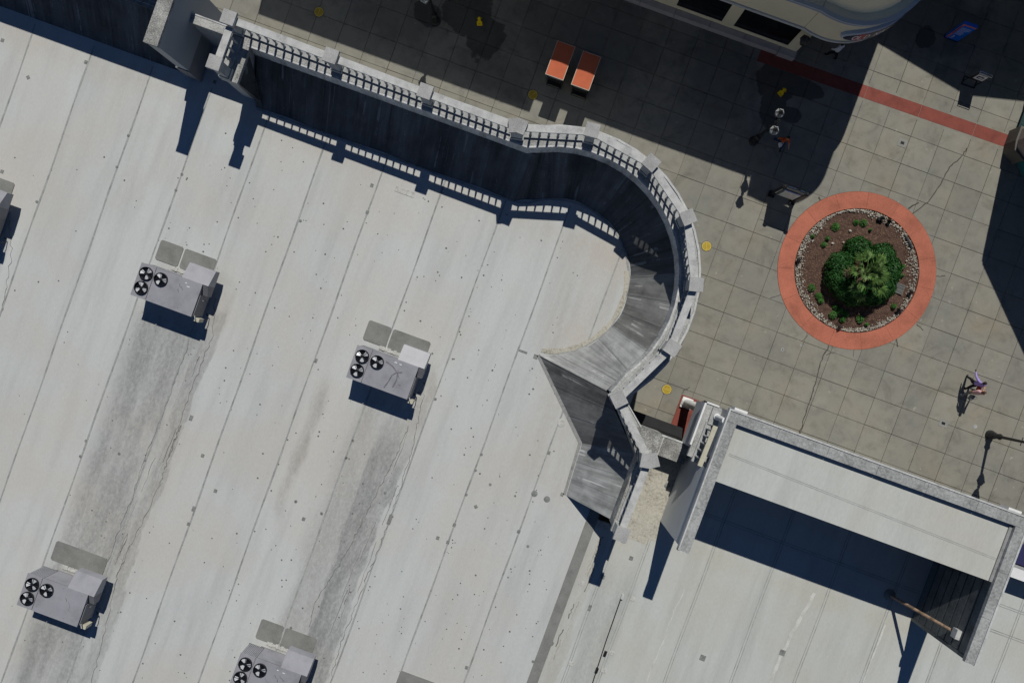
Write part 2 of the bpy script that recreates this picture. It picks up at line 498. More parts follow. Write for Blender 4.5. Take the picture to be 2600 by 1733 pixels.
M_CABD = mottled('dull_grey_enamel', (0.2, 0.2, 0.21), 0.12, 2.5, 40, 0.6)
M_BLADE = plain('bright_fan_blade', (0.6, 0.62, 0.64), 0.35, 0.15)
M_TAN = mottled('tan_plastic', (0.50, 0.48, 0.38), 0.08, 6.0, 40, 0.6)
M_CREAM = mottled('cream_stucco', (0.84, 0.76, 0.54), 0.05, 0.8, 50, 0.9)
M_BAND = mottled('blue_grey_trim', (0.32, 0.37, 0.47), 0.06, 1.0, 40, 0.7)
M_GLASS = plain('dark_glass', (0.008, 0.009, 0.012), 0.08, 0.0, 0.5)
M_TEAL = plain('teal_glass', (0.03, 0.16, 0.17), 0.12, 0.0, 0.5)
M_TAUPE = mottled('taupe_stucco', (0.33, 0.275, 0.245), 0.06, 1.5, 50, 0.9)
M_DKSTONE = mottled('dark_stone', (0.12, 0.115, 0.10), 0.15, 2.0, 40, 0.8)
M_YEL = mottled('yellow_paint', (0.42, 0.30, 0.03), 0.12, 6.0, 40, 0.6)
M_YELD = plain('worn_yellow_line', (0.58, 0.46, 0.12), 0.6)
M_SIGNY = plain('yellow_plastic', (0.75, 0.55, 0.01), 0.4)
M_ORANGE = mottled('orange_canvas', (0.50, 0.125, 0.058), 0.08, 1.5, 50, 0.85)
M_TRIM = plain('beige_trim', (0.46, 0.40, 0.33), 0.6)
M_BLUE = plain('blue_sign_face', (0.006, 0.15, 0.72), 0.4)
M_ORNG = plain('orange_print', (0.75, 0.16, 0.06), 0.5)
M_MARK = plain('dark_red_print', (0.10, 0.012, 0.012), 0.5)
M_PRINT = plain('white_print', (0.78, 0.8, 0.82), 0.5)
M_NAVY = plain('navy_print', (0.01, 0.014, 0.05), 0.4)
M_CRIM = plain('crimson_print', (0.42, 0.02, 0.03), 0.4)
M_SILVER = plain('polished_steel', (0.75, 0.76, 0.78), 0.12, 1.0)
M_FROSTD = plain('dusty_lamp_glass', (0.22, 0.23, 0.23), 0.3)
M_FROST = plain('frosted_lamp_glass', (0.34, 0.36, 0.36), 0.35)
M_MULCH = mottled('bark_mulch', (0.088, 0.052, 0.038), 0.4, 3.0, 45, 0.95, bumpy=0.6)
M_CHIP = mottled('pale_bark_chip', (0.19, 0.115, 0.08), 0.45, 9.0, 30, 0.95)
M_ROCK = mottled('river_rock', (0.43, 0.40, 0.34), 0.4, 7.0, 40, 0.85)
M_BARK = mottled('stem_bark', (0.09, 0.065, 0.045), 0.3, 8.0, 40, 0.95)
def leaf_material(name, c, var=0.5):
    m, nt, b = _nt(name)
    pos = position(nt)
    n1 = noise(nt, pos, 3.0, 3, 0.6)
    n2 = noise(nt, pos, 19.0, 2, 0.6)
    s = math_(nt, 'ADD', math_(nt, 'MULTIPLY', n1, 0.5), math_(nt, 'MULTIPLY', n2, 0.5))
    col = ramp(nt, s, [(0.32, tuple(x * (1 - var) for x in c)), (0.5, c), (0.7, tuple(x * (1 + var) for x in c))])
    nt.links.new(col, b.inputs['Base Color'])
    b.inputs['Roughness'].default_value = 0.55
    b.inputs['Specular IOR Level'].default_value = 0.3
    b.inputs['Transmission Weight'].default_value = 0.0
    return m
M_HEDGE = leaf_material('dark_box_leaf', (0.016, 0.078, 0.011), 0.6)
M_HCORE = plain('shrub_dark_core', (0.008, 0.02, 0.005), 0.95)
M_PALM = leaf_material('palm_leaf', (0.115, 0.205, 0.055), 0.55)
M_PALMD = leaf_material('dry_palm_leaf', (0.22, 0.17, 0.09), 0.4)
M_FRESH = leaf_material('fresh_leaf', (0.036, 0.125, 0.016), 0.55)

# ---------------------------------------------------------------- ground and plaza
bm = BM()
poly(bm, [(-400, -400, -0.07), (400, -400, -0.07), (400, 400, -0.07), (-400, 400, -0.07)])
g = obj('ground', bm, M_JOINT)
g['kind'] = 'structure'
plaza = bpy.data.objects.new('plaza', None)
COL.objects.link(plaza)
plaza['kind'] = 'structure'
plaza.location = (0, 0, 0)

PC = Vector((16.32, 9.6, 0.0))     # centre of the round planting bed
PR_OUT, PR_IN = 4.36, 3.44
us = [6.78 - 1.56 * k for k in range(20, -1, -1)] + [8.66 + 1.575 * k for k in range(0, 16)]
vs = [0.2 + 1.575 * k for k in range(-3, 12)] + [18.6, 19.26] + [20.2 + 1.575 * k for k in range(0, 7)]
GAP = 0.009

def clip_poly(pts, nx, ny, d):
    """keep the part with nx*x+ny*y >= d"""
    out = []
    for i in range(len(pts)):
        a, b = pts[i], pts[(i + 1) % len(pts)]
        da, db = nx * a[0] + ny * a[1] - d, nx * b[0] + ny * b[1] - d
        if da >= 0: out.append(a)
        if (da < 0) != (db < 0):
            t = da / (da - db)
            out.append((a[0] + (b[0] - a[0]) * t, a[1] + (b[1] - a[1]) * t))
    return out

def cut_circle(pts, c, r, n=72):
    """outline of a slab minus a round hole (slab corners outside, or the near part removed)"""
    ins = [math.hypot(p[0] - c[0], p[1] - c[1]) < r for p in pts]
    # densify the edge, then push inside points onto the circle
    dense = []
    for i in range(len(pts)):
        a, b = pts[i], pts[(i + 1) % len(pts)]
        for k in range(12):
            t = k / 12
            dense.append((a[0] + (b[0] - a[0]) * t, a[1] + (b[1] - a[1]) * t))
    res = []
    for p in dense:
        d = math.hypot(p[0] - c[0], p[1] - c[1])
        if d < r:
            res.append((c[0] + (p[0] - c[0]) / d * r, c[1] + (p[1] - c[1]) / d * r))
        else:
            res.append(p)
    return res

def covered(x, y):
    """under a building: never seen"""
    if x < -2.9 and y < 7.9: return True
    if math.hypot(x - 0.5, y - 3.0) < 5.3: return True
    if x < 6.2 and y < -0.2: return True
    if y < -2.8: return True
    if x > 11.5 and y < -0.9 and x < 21.5: return True
    if y > 20.6 and x < 8.6: return True
    if math.hypot(x - 9.05, y - 21.8) < 1.2: return True
    if x > 22.6 and y > 18.2: return True
    if x + y > 43.0 and x > 22.5: return True
    return False

slabs_seen, slabs_rest = [], BM()
slab_mesh = {}
n_slab = 0
for i in range(len(us) - 1):
    for j in range(len(vs) - 1):
        x0, x1, y0, y1 = us[i] + GAP, us[i + 1] - GAP, vs[j] + GAP, vs[j + 1] - GAP
        cx, cy = (x0 + x1) / 2, (y0 + y1) / 2
        if abs(vs[j] - 18.6) < 0.01 and 8.0 < cx < 22:
            continue                                            # the red strip lies here
        if covered(cx, cy) and covered(x0, y1) and covered(x1, y0):
            continue
        px, py = to_px((cx, cy, 0))
        pts = [(x0, y0), (x1, y0), (x1, y1), (x0, y1)]
        dc = [math.hypot(p[0] - PC.x, p[1] - PC.y) for p in pts]
        hole = False
        if min(dc) < PR_OUT + 0.012:
            if max(dc) < PR_OUT: continue
            pts = cut_circle(pts, PC, PR_OUT + 0.012)
            hole = True
        elif math.hypot(max(x0 - PC.x, PC.x - x1, 0), max(y0 - PC.y, PC.y - y1, 0)) < PR_OUT + 0.012:
            pts = cut_circle(pts, PC, PR_OUT + 0.012)
            hole = True
        inside = -25 < px < 2625 and -25 < py < 1420
        dz = random.uniform(-0.003, 0.003)
        if not inside:
            if -700 < px < 3300 and -700 < py < 2400:
                prism(slabs_rest, pts, -0.06, dz)
            continue
        bm = BM()
        if hole:
            prism(bm, pts, -0.06, dz)
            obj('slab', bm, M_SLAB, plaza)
        else:
            key = (round(x1 - x0, 2), round(y1 - y0, 2))
            if key not in slab_mesh:
                hx, hy, c = (x1 - x0) / 2, (y1 - y0) / 2, 0.006
                prism(bm, [(-hx, -hy), (hx, -hy), (hx, hy), (-hx, hy)], -0.06, -c)
                a = [(-hx, -hy), (hx, -hy), (hx, hy), (-hx, hy)]
                prism(bm, [(x * (1 - c / hx), y * (1 - c / hy)) for x, y in a], -0.02, 0.0)
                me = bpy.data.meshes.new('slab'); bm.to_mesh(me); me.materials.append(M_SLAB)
                slab_mesh[key] = me
            bm.free()
            o = link('slab', slab_mesh[key], None, plaza)
            o.location = (cx + random.uniform(-0.004, 0.004), cy + random.uniform(-0.004, 0.004), dz)
            o.rotation_euler = (0, 0, random.uniform(-0.0025, 0.0025))
        n_slab += 1
print('slabs', n_slab)
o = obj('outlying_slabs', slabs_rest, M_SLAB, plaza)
o['kind'] = 'stuff'
# red band across the plaza
x = 8.66
bands = [7.15] + [8.66 + 1.575 * k for k in (1, 3, 5, 7)] + [21.55]
for a, b in zip(bands, bands[1:]):
    bm = BM()
    f = lambda u: 0.045 + 0.012 * (u - 12)
    prism(bm, [(a + 0.008, 18.6 + f(a) - 0.03), (b - 0.008, 18.6 + f(b) - 0.03), (b - 0.008, 19.26 + f(b)), (a + 0.008, 19.26 + f(a))], -0.06, 0.003)
    obj('red_band_panel', bm, M_RED, plaza)
# narrow fill where the red band leaves the grid
bm = BM(); prism(bm, [(7.15, 18.5), (21.55, 18.5), (21.55, 19.5), (7.15, 19.5)], -0.065, -0.004)
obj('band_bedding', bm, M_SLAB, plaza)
# pale narrow strip of newer paving
def strip_path(name, pts, w, m, z, par, kind=None):
    """a thin ribbon lying on the ground"""
    bm = BM()
    P_ = [Vector((p[0], p[1], 0)) for p in pts]
    L, Rr = [], []
    for i, p in enumerate(P_):
        d = (P_[min(i + 1, len(P_) - 1)] - P_[max(i - 1, 0)]).normalized()
        s = Vector((-d.y, d.x, 0)) * (w / 2) * random.uniform(0.7, 1.25)
        L.append(bm.verts.new((p.x + s.x, p.y + s.y, z)))
        Rr.append(bm.verts.new((p.x - s.x, p.y - s.y, z)))
    for i in range(len(P_) - 1):
        bm.faces.new((L[i], Rr[i], Rr[i + 1], L[i + 1]))
    return obj(name, bm, m, par, kind=kind)
M_CRACK = mottled('crack_sealant', (0.075, 0.07, 0.062), 0.3, 5.0, 30, 0.8)
def wob(pxs, z=0.0, n=5, amp=0.035):
    out = []
    for a, b in zip(pxs, pxs[1:]):
        A, B = at(a[0], a[1], z), at(b[0], b[1], z)
        for k in range(n):
            t = k / n
            p = A.lerp(B, t)
            out.append((p.x + random.uniform(-amp, amp), p.y + random.uniform(-amp, amp)))
    B = at(*pxs[-1], z); out.append((B.x, B.y))
    return out
for path, w in (([(2455, 378), (2440, 400), (2410, 425), (2388, 468), (2355, 515), (2318, 542)], 0.055),
                ([(2332, 513), (2306, 530)], 0.075), ([(2105, 878), (2082, 920), (2072, 965), (2058, 1010), (2042, 1062), (2030, 1100)], 0.055),
                ([(2098, 900), (2118, 894)], 0.035), ([(2277, 862), (2279, 880)], 0.06), ([(2326, 823), (2344, 838)], 0.04),
                ([(2376, 702), (2400, 700)], 0.03), ([(1928, 555), (1960, 575), (1998, 590)], 0.025), ([(1955, 756), (1982, 748)], 0.025),
                ([(1732, 1000), (1735, 992), (1752, 982)], 0.03), ([(2167, 878), (2167, 905)], 0.025), ([(2050, 850), (2038, 866)], 0.025),
                ([(2084, 508), (2079, 500)], 0.09)):
    strip_path('sealed_crack', wob(path), w, M_CRACK, 0.009, plaza)
# small utility lids and holes set in the slabs
def lid(px, py, w, h):
    p = at(px, py)
    e = thing('utility_lid', 'small pale square utility lid in the paving ' + ('above the round bed near the red band' if py < 600 else 'near the walking pair'), 'utility lid', (p.x, p.y, 0.0))
    bm = BM(); box(bm, p.x - w, p.x + w, p.y - h, p.y + h, 0.004, 0.012); obj('frame', bm, mottled('pale_lid%d' % px, (0.25, 0.25, 0.23), 0.1), e)
    bm = BM(); box(bm, p.x - w * 0.42, p.x + w * 0.42, p.y - h * 0.35, p.y + h * 0.35, 0.012, 0.016); obj('inset', bm, M_IRON, e)
lid(2291, 363, 0.24, 0.22)
lid(2395, 1074, 0.24, 0.2)
for k, (px, py, r) in enumerate(((1987, 887, 0.09), (2034, 876, 0.06), (2476, 1082, 0.11))):
    p = at(px, py)
    bm = BM()
    lathe(bm, [(r, 0.005), (r, 0.009), (r * 0.45, 0.010)], 14, p.x, p.y)
    o = obj('anchor_hole' if k < 2 else 'round_plug', bm, M_STONE, plaza)
    if k < 2:
        bm = BM(); lathe(bm, [(r * 0.42, 0.006), (r * 0.4, 0.012)], 12, p.x, p.y); obj('hole', bm, M_IRON, o)
# ---------------------------------------------------------------- the store with the round turret
RZ, LZ, IZ = 6.0, 8.45, 7.55                     # roof level, top of the parapet ledge
store = thing('balustraded_store', 'large store with white flat roof and stone balustrade around a round turret', 'building', (-8, -6, 0))
TC = Vector((0.5, 3.0, 0))
def ring(r, a): return (TC.x + r * math.cos(R(a)), TC.y + r * math.sin(R(a)))

def uv_quad(bm, pts, uvs):
    lay = bm.loops.layers.uv.verify()
    f = poly(bm, pts)
    for l, uv in zip(f.loops, uvs): l[lay].uv = uv
    return f

# roof membrane sheets
seams = [-32.25 + 2.95 * k for k in range(0, 14)]
for a, b in zip(seams, seams[1:]):
    b = min(b, 6.0)
    bm = BM()
    top = 7.7 if b < -1 else (7.5 if b < 3 else 2.6)
    if a > -1: top = 7.4
    if a > 2: top = 5.6
    if b < -14.4: top = 8.0
    box(bm, a, b, -30.0, top, RZ - 0.25, RZ)
    obj('roof_sheet', bm, M_ROOF, store)
for s in seams[1:-1]:
    if s > 5: continue
    top = 5.85 if s < -2.6 else (6.4 if s < 1 else 5.4)
    if s > 3: top = 5.3
    segs = [(-30.0, top)]
    for i_, (y0, y1) in enumerate(segs):
        path = []
        n = 40
        for k in range(n + 1):
            y = y0 + (y1 - y0) * k / n
            path.append((s + 0.015 * math.sin(y * 0.9 + s), y))
        strip_path('roof_seam', path, 0.075, M_SEAM, RZ + 0.006, store)
# expansion strip at the right edge of this roof
bm = BM(); box(bm, 5.93, 6.42, -30, -6.5, RZ - 0.2, RZ + 0.03); obj('expansion_strip', bm, M_PAD, store)

# sloping backs of the parapets
def slope(name, rows, mat_, par=store, per=1):
    """rows: list of (base point, top point, distance along); per: columns in one sheet"""
    for i in range(0, len(rows) - 1, per):
        bm = BM()
        lay = bm.loops.layers.uv.verify()
        grp = rows[i:i + per + 1]
        n = 5
        grid = []
        for b0, t0, s0 in grp:
            b0, t0 = Vector(b0), Vector(t0)
            h = (t0 - b0).length
            grid.append([(bm.verts.new(b0.lerp(t0, k / n)), (s0, h * k / n)) for k in range(n + 1)])
        for A_, B_ in zip(grid, grid[1:]):
            for k in range(n):
                q = [A_[k], B_[k], B_[k + 1], A_[k + 1]]
                f = bm.faces.new([v for v, _ in q])
                f.smooth = True
                for l, (_, uv) in zip(f.loops, q): l[lay].uv = uv
        # welted edge standing proud where two sheets lap
        b0, t0, s0 = Vector(grp[0][0]), Vector(grp[0][1]), grp[0][2]
        b1 = Vector(grp[1][0]); t1 = Vector(grp[1][1])
        h = (t0 - b0).length
        nrm = (b1 - b0).cross(t0 - b0).normalized()
        if nrm.z < 0: nrm = -nrm
        up = nrm * 0.014
        sb, st_ = (b1 - b0).normalized() * 0.06, (t1 - t0).normalized() * 0.06
        uv_quad(bm, [b0 + up, b0 + sb + up, t0 + st_ + up, t0 + up], [(s0 + 5, 0), (s0 + 5.05, 0), (s0 + 5.05, h), (s0 + 5, h)])
        uv_quad(bm, [b0 + sb, b0 + sb + up, t0 + st_ + up, t0 + st_], [(s0, 0), (s0 + .02, 0), (s0 + .02, h), (s0, h)])
        obj(name, bm, mat_, par, fix=False)
rows = []
n = 9
for k in range(n):
    u = -15.25 + (-2.45 + 15.25) * k / (n - 1)
    ub = u if k < n - 1 else -2.36
    tt = (u, 7.60, IZ) if k < n - 1 else (*ring(5.37, 119.5), IZ)
    rows.append(((ub, 5.72 + 0.05 * math.sin(k * 2.1), RZ), tt, u))
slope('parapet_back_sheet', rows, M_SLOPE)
rows = []
angs_b = [136.8, 124, 111, 98, 85, 72, 59, 46, 33, 20, 7, -6, -19, -32, -45, -57, -68, -79]
fine_a = []
for a0, a1 in zip(angs_b, angs_b[1:]):
    fine_a += [a0 + (a1 - a0) * k / 3 for k in range(3)]
fine_a.append(angs_b[-1])
for i, a in enumerate(fine_a):
    ta = a
    if a > 111: ta = 111 + (a - 111) * (8.5 / 25.8)
    if a <= -32: ta = -32 - (a + 32) * (13.6 / -47.0)
    rb = 3.66 + (max(0, a - 124) / 12.8) * 0.27 + max(0, -70 - a) / 9.0 * 0.08
    rt = 5.37 if a > -40 else 5.37 + (a + 40) / -39.0 * 0.35
    b, t = ring(rb + 0.03 * math.sin(i * 0.8), a), ring(rt, ta)
    rows.append(((b[0], b[1], RZ), (t[0], t[1], IZ), 40 - math.radians(a) * 4.4))
slope('turret_back_sheet', rows[:28], M_SLOPE, per=3)  # membrane tone follows the sun: dark in shadow, paler where lit
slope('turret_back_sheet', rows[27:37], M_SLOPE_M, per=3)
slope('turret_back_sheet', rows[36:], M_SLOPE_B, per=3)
arc_top = [r[1] for r in rows]
# hip face and the face behind the short balustrade
HB, HT = Vector(rows[-1][0]), Vector(rows[-1][1])
V1b, V1t = Vector((4.51, -3.86, RZ)), Vector((6.62, -3.3, IZ))
V2b, V2t = Vector((4.66, -6.42, RZ)), Vector((6.62, -6.42, IZ))
rw = [(HB.lerp(V1b, k / 3), HT.lerp(V1t, k / 3), 60 + k) for k in range(4)]
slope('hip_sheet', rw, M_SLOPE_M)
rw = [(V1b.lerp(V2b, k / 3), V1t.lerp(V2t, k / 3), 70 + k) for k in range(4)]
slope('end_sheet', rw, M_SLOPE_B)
bm = BM(); poly(bm, [V2b + Vector((0, 0.0, 0)), (6.9, -6.42, RZ), (6.9, -6.42, IZ), V2t]); obj('end_gusset', bm, M_SLOPE, store)
# turned-up flashing line along the foot of the slopes
path = [(-15.2 + 12.8 * k / 30, 5.66) for k in range(31)] + [ring(3.60, a) for a in range(128, -80, -8)]
strip_path('foot_flashing', path, 0.09, M_SEAM, RZ + 0.012, store)
strip_path('foot_flashing', [(HB.x - 0.05, HB.y), (V1b.x - 0.1, V1b.y), (V2b.x - 0.1, V2b.y)], 0.16, M_COPE, RZ + 0.014, store)
strip_path('foot_flashing', [ring(3.5, a) for a in range(24, -80, -6)], 0.22, M_YELLOW, RZ + 0.016, store)

# ledge (cornice) with its mouldings
L_OUT = [(-16.0, 8.42), (-12, 8.42), (-7, 8.42), (-2.62, 8.42)] + [ring(6.25, a) for a in (116, 108, 100, 92, 84, 76, 68, 60, 52, 44, 36, 28, 20, 12, 4, -4, -12, -20, -28, -36, -41)] + [(6.3, -2.0)]
L_IN = [(-15.35, 7.61), (-12, 7.61), (-7, 7.61), (-2.45, 7.61)] + [ring(5.385, a) for a in (116, 108, 100, 92, 84, 76, 68, 60, 52, 44, 36, 28, 20, 12, 4, -4, -12, -20, -28, -35)] + [(4.57, -1.03), (5.72, -2.27)]
L_OUT = [(x * 1.008, y * 1.008) for x, y in L_OUT]
def offset_mix(t): return [(i[0] + (o_[0] - i[0]) * t, i[1] + (o_[1] - i[1]) * t) for i, o_ in zip(L_IN, L_OUT)]
for k in range(len(L_OUT) - 1):
    a0, a1 = offset_mix(0.0), offset_mix(0.10)
    bm = BM(); band(bm, a1[k:k + 2], a0[k:k + 2], IZ - 0.2, LZ - 0.02); obj('inner_upstand', bm, M_UPST, store)
    a0, a1 = offset_mix(0.101), offset_mix(0.90)
    bm = BM(); band(bm, a1[k:k + 2], a0[k:k + 2], LZ - 0.35, LZ - 0.012); obj('ledge_stone', bm, M_LEDGE, store)
bm = BM(); band(bm, L_OUT, offset_mix(0.901), LZ - 0.16, LZ + 0.03); obj('ledge_moulding', bm, M_MOULD, store)
bm = BM(); band(bm, offset_mix(0.95), offset_mix(0.75), LZ - 0.38, LZ - 0.16); obj('lower_moulding', bm, M_STONE, store)
bm = BM(); band(bm, offset_mix(0.82), offset_mix(0.55), 0.0, LZ - 0.36); obj('wall', bm, M_WALL, store)
# ledge between the hip corner and the tower
bm = BM(); prism(bm, [(6.3, -2.0), (5.74, -2.29), (6.63, -3.33), (6.63, -6.5), (7.18, -6.5), (7.18, -2.92), (7.3, -2.92), (7.3, -2.0)], IZ - 0.2, LZ - 0.008); obj('ledge_corner', bm, M_LEDGE2, store)
bm = BM(); prism(bm, [(7.31, -2.2), (7.31, -3.07), (9.05, -3.07), (9.05, -2.2)], 6.4, 6.9); obj('ledge_bridge', bm, M_LEDGE2, store)
bm = BM(); box(bm, 6.8, 9.05, -2.19, -2.12, 6.7, 6.93); obj('ledge_moulding', bm, M_MOULD, store)
bm = BM(); box(bm, 7.76, 7.80, -3.07, -2.2, 6.88, 6.912); obj('ledge_joint', bm, M_RAIL, store)
bm = BM(); box(bm, 7.185, 7.24, -6.5, -2.95, LZ - 0.2, LZ + 0.02); obj('ledge_moulding', bm, M_MOULD, store)
bm = BM(); box(bm, 6.7, 7.15, -6.45, -2.4, 0.0, LZ - 0.36); obj('wall', bm, M_WALL, store)
bm = BM(); box(bm, 6.2, 9.6, -2.75, -2.22, 0.0, 6.39); obj('wall', bm, M_BLACK, store)
# black awning over the recessed shop door
bm = BM()
prism(bm, [(6.4, -2.2), (9.5, -2.2), (9.5, -1.72), (6.4, -1.72)], 2.95, [3.5, 3.5, 3.0, 3.0]); obj('awning', bm, M_BLACK, store)
# left end: return of the ledge, end of the slope
bm = BM(); box(bm, -16.05, -15.36, 5.95, 8.40, LZ - 0.35, LZ - 0.006); obj('ledge_return', bm, M_LEDGE, store)
bm = BM(); box(bm, -15.36, -15.2, 5.95, 7.6, LZ - 0.35, LZ - 0.004); obj('return_coping', bm, M_LEDGE2, store)
bm = BM(); box(bm, -15.95, -15.4, 6.0, 8.2, RZ - 0.2, LZ - 0.352); obj('wall', bm, M_WALL, store)
bm = BM(); lay = None
uv_quad(bm, [(-15.22, 5.72, RZ), (-14.9, 5.72, RZ), (-15.22, 7.3, LZ - 0.13), (-15.25, 7.3, LZ - 0.13)], [(0, 0), (.3, 0), (.3, 3), (0, 3)])
uv_quad(bm, [(-15.38, 6.0, RZ), (-15.0, 6.0, RZ), (-15.19, 7.3, LZ - 0.2), (-15.19, 6.0, LZ - 0.2)], [(0, 0), (.3, 0), (.3, 3), (0, 3)])
uv_quad(bm, [(-15.37, 5.98, RZ), (-14.98, 5.98, RZ), (-15.185, 5.98, LZ - 0.2), (-15.37, 5.98, LZ - 0.2)], [(0, 0), (.3, 0), (.3, 3), (0, 3)])
obj('return_sheet', bm, M_SLOPE, store, fix=False)

# balustrade: piers with caps, rails, balusters
ZB = LZ - 0.012
PIERS = [(-15.73, 8.1), (-11.22, 8.05), (-7.06, 8.0), (-3.0, 7.95), (-0.06, 8.83), (2.68, 8.40), (4.87, 6.82), (6.13, 4.35), (6.1, 1.57), (4.78, -1.18), (6.83, -3.12), (6.80, -6.38)]
PIERS = [(x * 1.006, y * 1.006) for x, y in PIERS]
PANG = [0, 0, 0, 10, 5, -22, -47, -75, -104, -134, -158, 0]
def pier(x, y, ang, w=0.205, wide=False):
    m = Matrix.Translation((x, y, 0)) @ Matrix.Rotation(R(ang), 4, 'Z')
    bm = BM()
    ww = w * (1.25 if wide else 1)
    box(bm, -ww - .04, ww + .04, -w - .04, w + .04, ZB, ZB + 0.2, m)
    box(bm, -ww, ww, -w, w, ZB + 0.2, ZB + 1.08, m)
    box(bm, -ww - .035, ww + .035, -w - .035, w + .035, ZB + 1.08, ZB + 1.13, m)
    p = obj('pier', bm, M_STONE, store)
    bm = BM()
    cw, ch = ww + 0.085, w + 0.085
    if wide:
        for s_, a_ in ((-0.13, -12), (0.13, 12)):
            mm = m @ Matrix.Translation((s_, 0, 0)) @ Matrix.Rotation(R(-a_), 4, 'Z')
            box(bm, -0.24, 0.24, -ch, ch, ZB + 1.13 + (0.001 if s_ > 0 else 0), ZB + 1.27 + (0.002 if s_ > 0 else 0), mm)
    else:
        box(bm, -cw, cw, -ch, ch, ZB + 1.13, ZB + 1.27, m)
    obj('pier_cap', bm, M_CAP, p)
for k, ((x, y), a) in enumerate(zip(PIERS, PANG)):
    pier(x, y, a, wide=(k in (3, 10)))
pier(-15.75, 6.2, 0)
bm = BM()
lathe(bm, [(0.06, 0.0), (0.06, 0.06), (0.04, 0.08), (0.052, 0.2), (0.055, 0.28), (0.045, 0.5), (0.035, 0.72), (0.055, 0.80), (0.062, 0.83), (0.062, 0.88)], 8)
BAL = bpy.data.meshes.new('baluster'); bm.to_mesh(BAL); bm.free(); BAL.materials.append(M_STONE)
for p in BAL.polygons: p.use_smooth = True
def run(p0, p1, count, rail_w=0.155, mat_=M_RAIL, par=store, zb=ZB, gap=0.26):
    a, b = Vector((*p0, 0)), Vector((*p1, 0))
    d = (b - a).normalized()
    L = (b - a).length
    ang = math.atan2(d.y, d.x)
    mid = (a + b) / 2
    m = Matrix.Translation(mid) @ Matrix.Rotation(ang, 4, 'Z')
    h = L / 2 - gap
    bm = BM(); box(bm, -h, h, -0.12, 0.12, zb, zb + 0.09, m); obj('bottom_rail', bm, M_STONE, par)
    bm = BM(); box(bm, -h, h, -rail_w + 0.03, rail_w - 0.03, zb + 0.96, zb + 0.985, m); box(bm, -h, h, -rail_w, rail_w, zb + 0.985, zb + 1.07, m); obj('top_rail', bm, mat_, par)
    base = Vector(par['base'])
    for k in range(count):
        t = gap + 0.1 + (L - 2 * gap - 0.2) * (k + 0.5) / count
        p = a + d * t
        o = link('baluster', BAL, None, par)
        o.location = Vector((p.x, p.y, zb + 0.09)) - base
for i, c in zip(range(len(PIERS) - 1), (10, 10, 10, 6, 6, 6, 6, 6, 6, 6, 7)):
    run(PIERS[i], PIERS[i + 1], c)
run((-15.75, 6.2), (-15.73, 8.1), 3)

# roof patches, fastener dimples, pads
def patch(px, py, w, h, kind='square', rot=0.0, z=RZ, m=M_PATCH, par=store):
    p = at(px, py, z)
    bm = BM()
    if kind == 'round':
        lathe(bm, [(w, z + 0.004), (w * 0.93, z + 0.016), (w * 0.35, z + 0.02)], 18, p.x, p.y)
    else:
        mm = Matrix.Translation((p.x, p.y, 0)) @ Matrix.Rotation(R(rot), 4, 'Z')
        box(bm, -w, w, -h, h, z - 0.01, z + 0.014, mm)
    obj('roof_patch', bm, m, par)
S1 = lambda x, y: (x / 2.613, y / 2.613)
S2 = lambda x, y: (800 + x / 2.613, y / 2.613)
S3 = lambda x, y: (200 + x / 2.851, 850 + y / 2.851)
S4 = lambda x, y: (700 + x / 2.139, 1000 + y / 2.139)
S8 = lambda x, y: (1200 + x / 2.477, 1100 + y / 2.477)
S7 = lambda x, y: (1700 + x / 2.139, 1000 + y / 2.139)
for fn, lst in ((S1, [(17, 268), (570, 413), (14, 1138), (1425, 545)]), (S2, [(377, 1230), (347, 1408)]), (S3, [(897, 872), (990, 1127), (796, 1367), (1628, 1330)]),
                (S4, [(880, 780), (935, 803), (970, 710), (1320, 745), (1037, 1483), (1483, 318)]), (S8, [(563, 382)])):
    for q in lst: patch(*fn(*q), 0.075, 0.08)
for fn, lst in ((S1, [(852, 900), (776, 1108), (1207, 1157), (1167, 1262), (1993, 1465), (245, 1338)]), (S3, [(1570, 1205), (1757, 1290), (1983, 762), (1937, 887), (292, 858), (52, 765), (12, 877), (480, 905)]),
                (S4, [(418, 250), (384, 345), (250, 648), (150, 677), (110, 582), (595, 535), (1035, 545), (1085, 413), (1117, 327), (867, 27), (1370, 825), (83, 1268), (1398, 1450), (1165, 490)])):
    for q in lst: patch(*fn(*q), 0.07, 0, 'round')
patch(*S4(1405, 540), 0.15, 0, 'round'); patch(*S4(1473, 570), 0.15, 0, 'round'); patch(*S4(1493, 1350), 0.15, 0, 'round')
patch(*S1(187, 514), 0.075, 0.075, rot=45); patch(*S4(1087, 610), 0.075, 0.075, rot=45)
patch(*S2(595, 1272), 0.47, 0.13, m=M_PATCHL); patch(*S3(813, 600), 0.08, 0.12); patch(*S3(832, 1257), 0.08, 0.12); patch(*S4(620, 680), 0.09, 0.24); patch(*S3(1717, 185), 0.06, 0.1)
patch(1425, 1073, 0.19, 0, 'round', m=M_PATCHL)
patch(1328, 892, 0.21, 0.05); patch(1360, 905, 0.1, 0.1)
def wrinkle(pxs, r=0.02, m=M_SEAM, n=6, amp=0.05):
    pts = wob(pxs, RZ, n, amp)
    bm = BM(); rr = [r * random.uniform(0.5, 1.3) for _ in pts]
    tube(bm, [(x, y, RZ + 0.004) for x, y in pts], rr, 5, False)
    obj('membrane_wrinkle', bm, m, store, smooth=True)
M_GRIME = mottled('grime_line', (0.2, 0.198, 0.188), 0.4, 4.0, 20, 0.9)
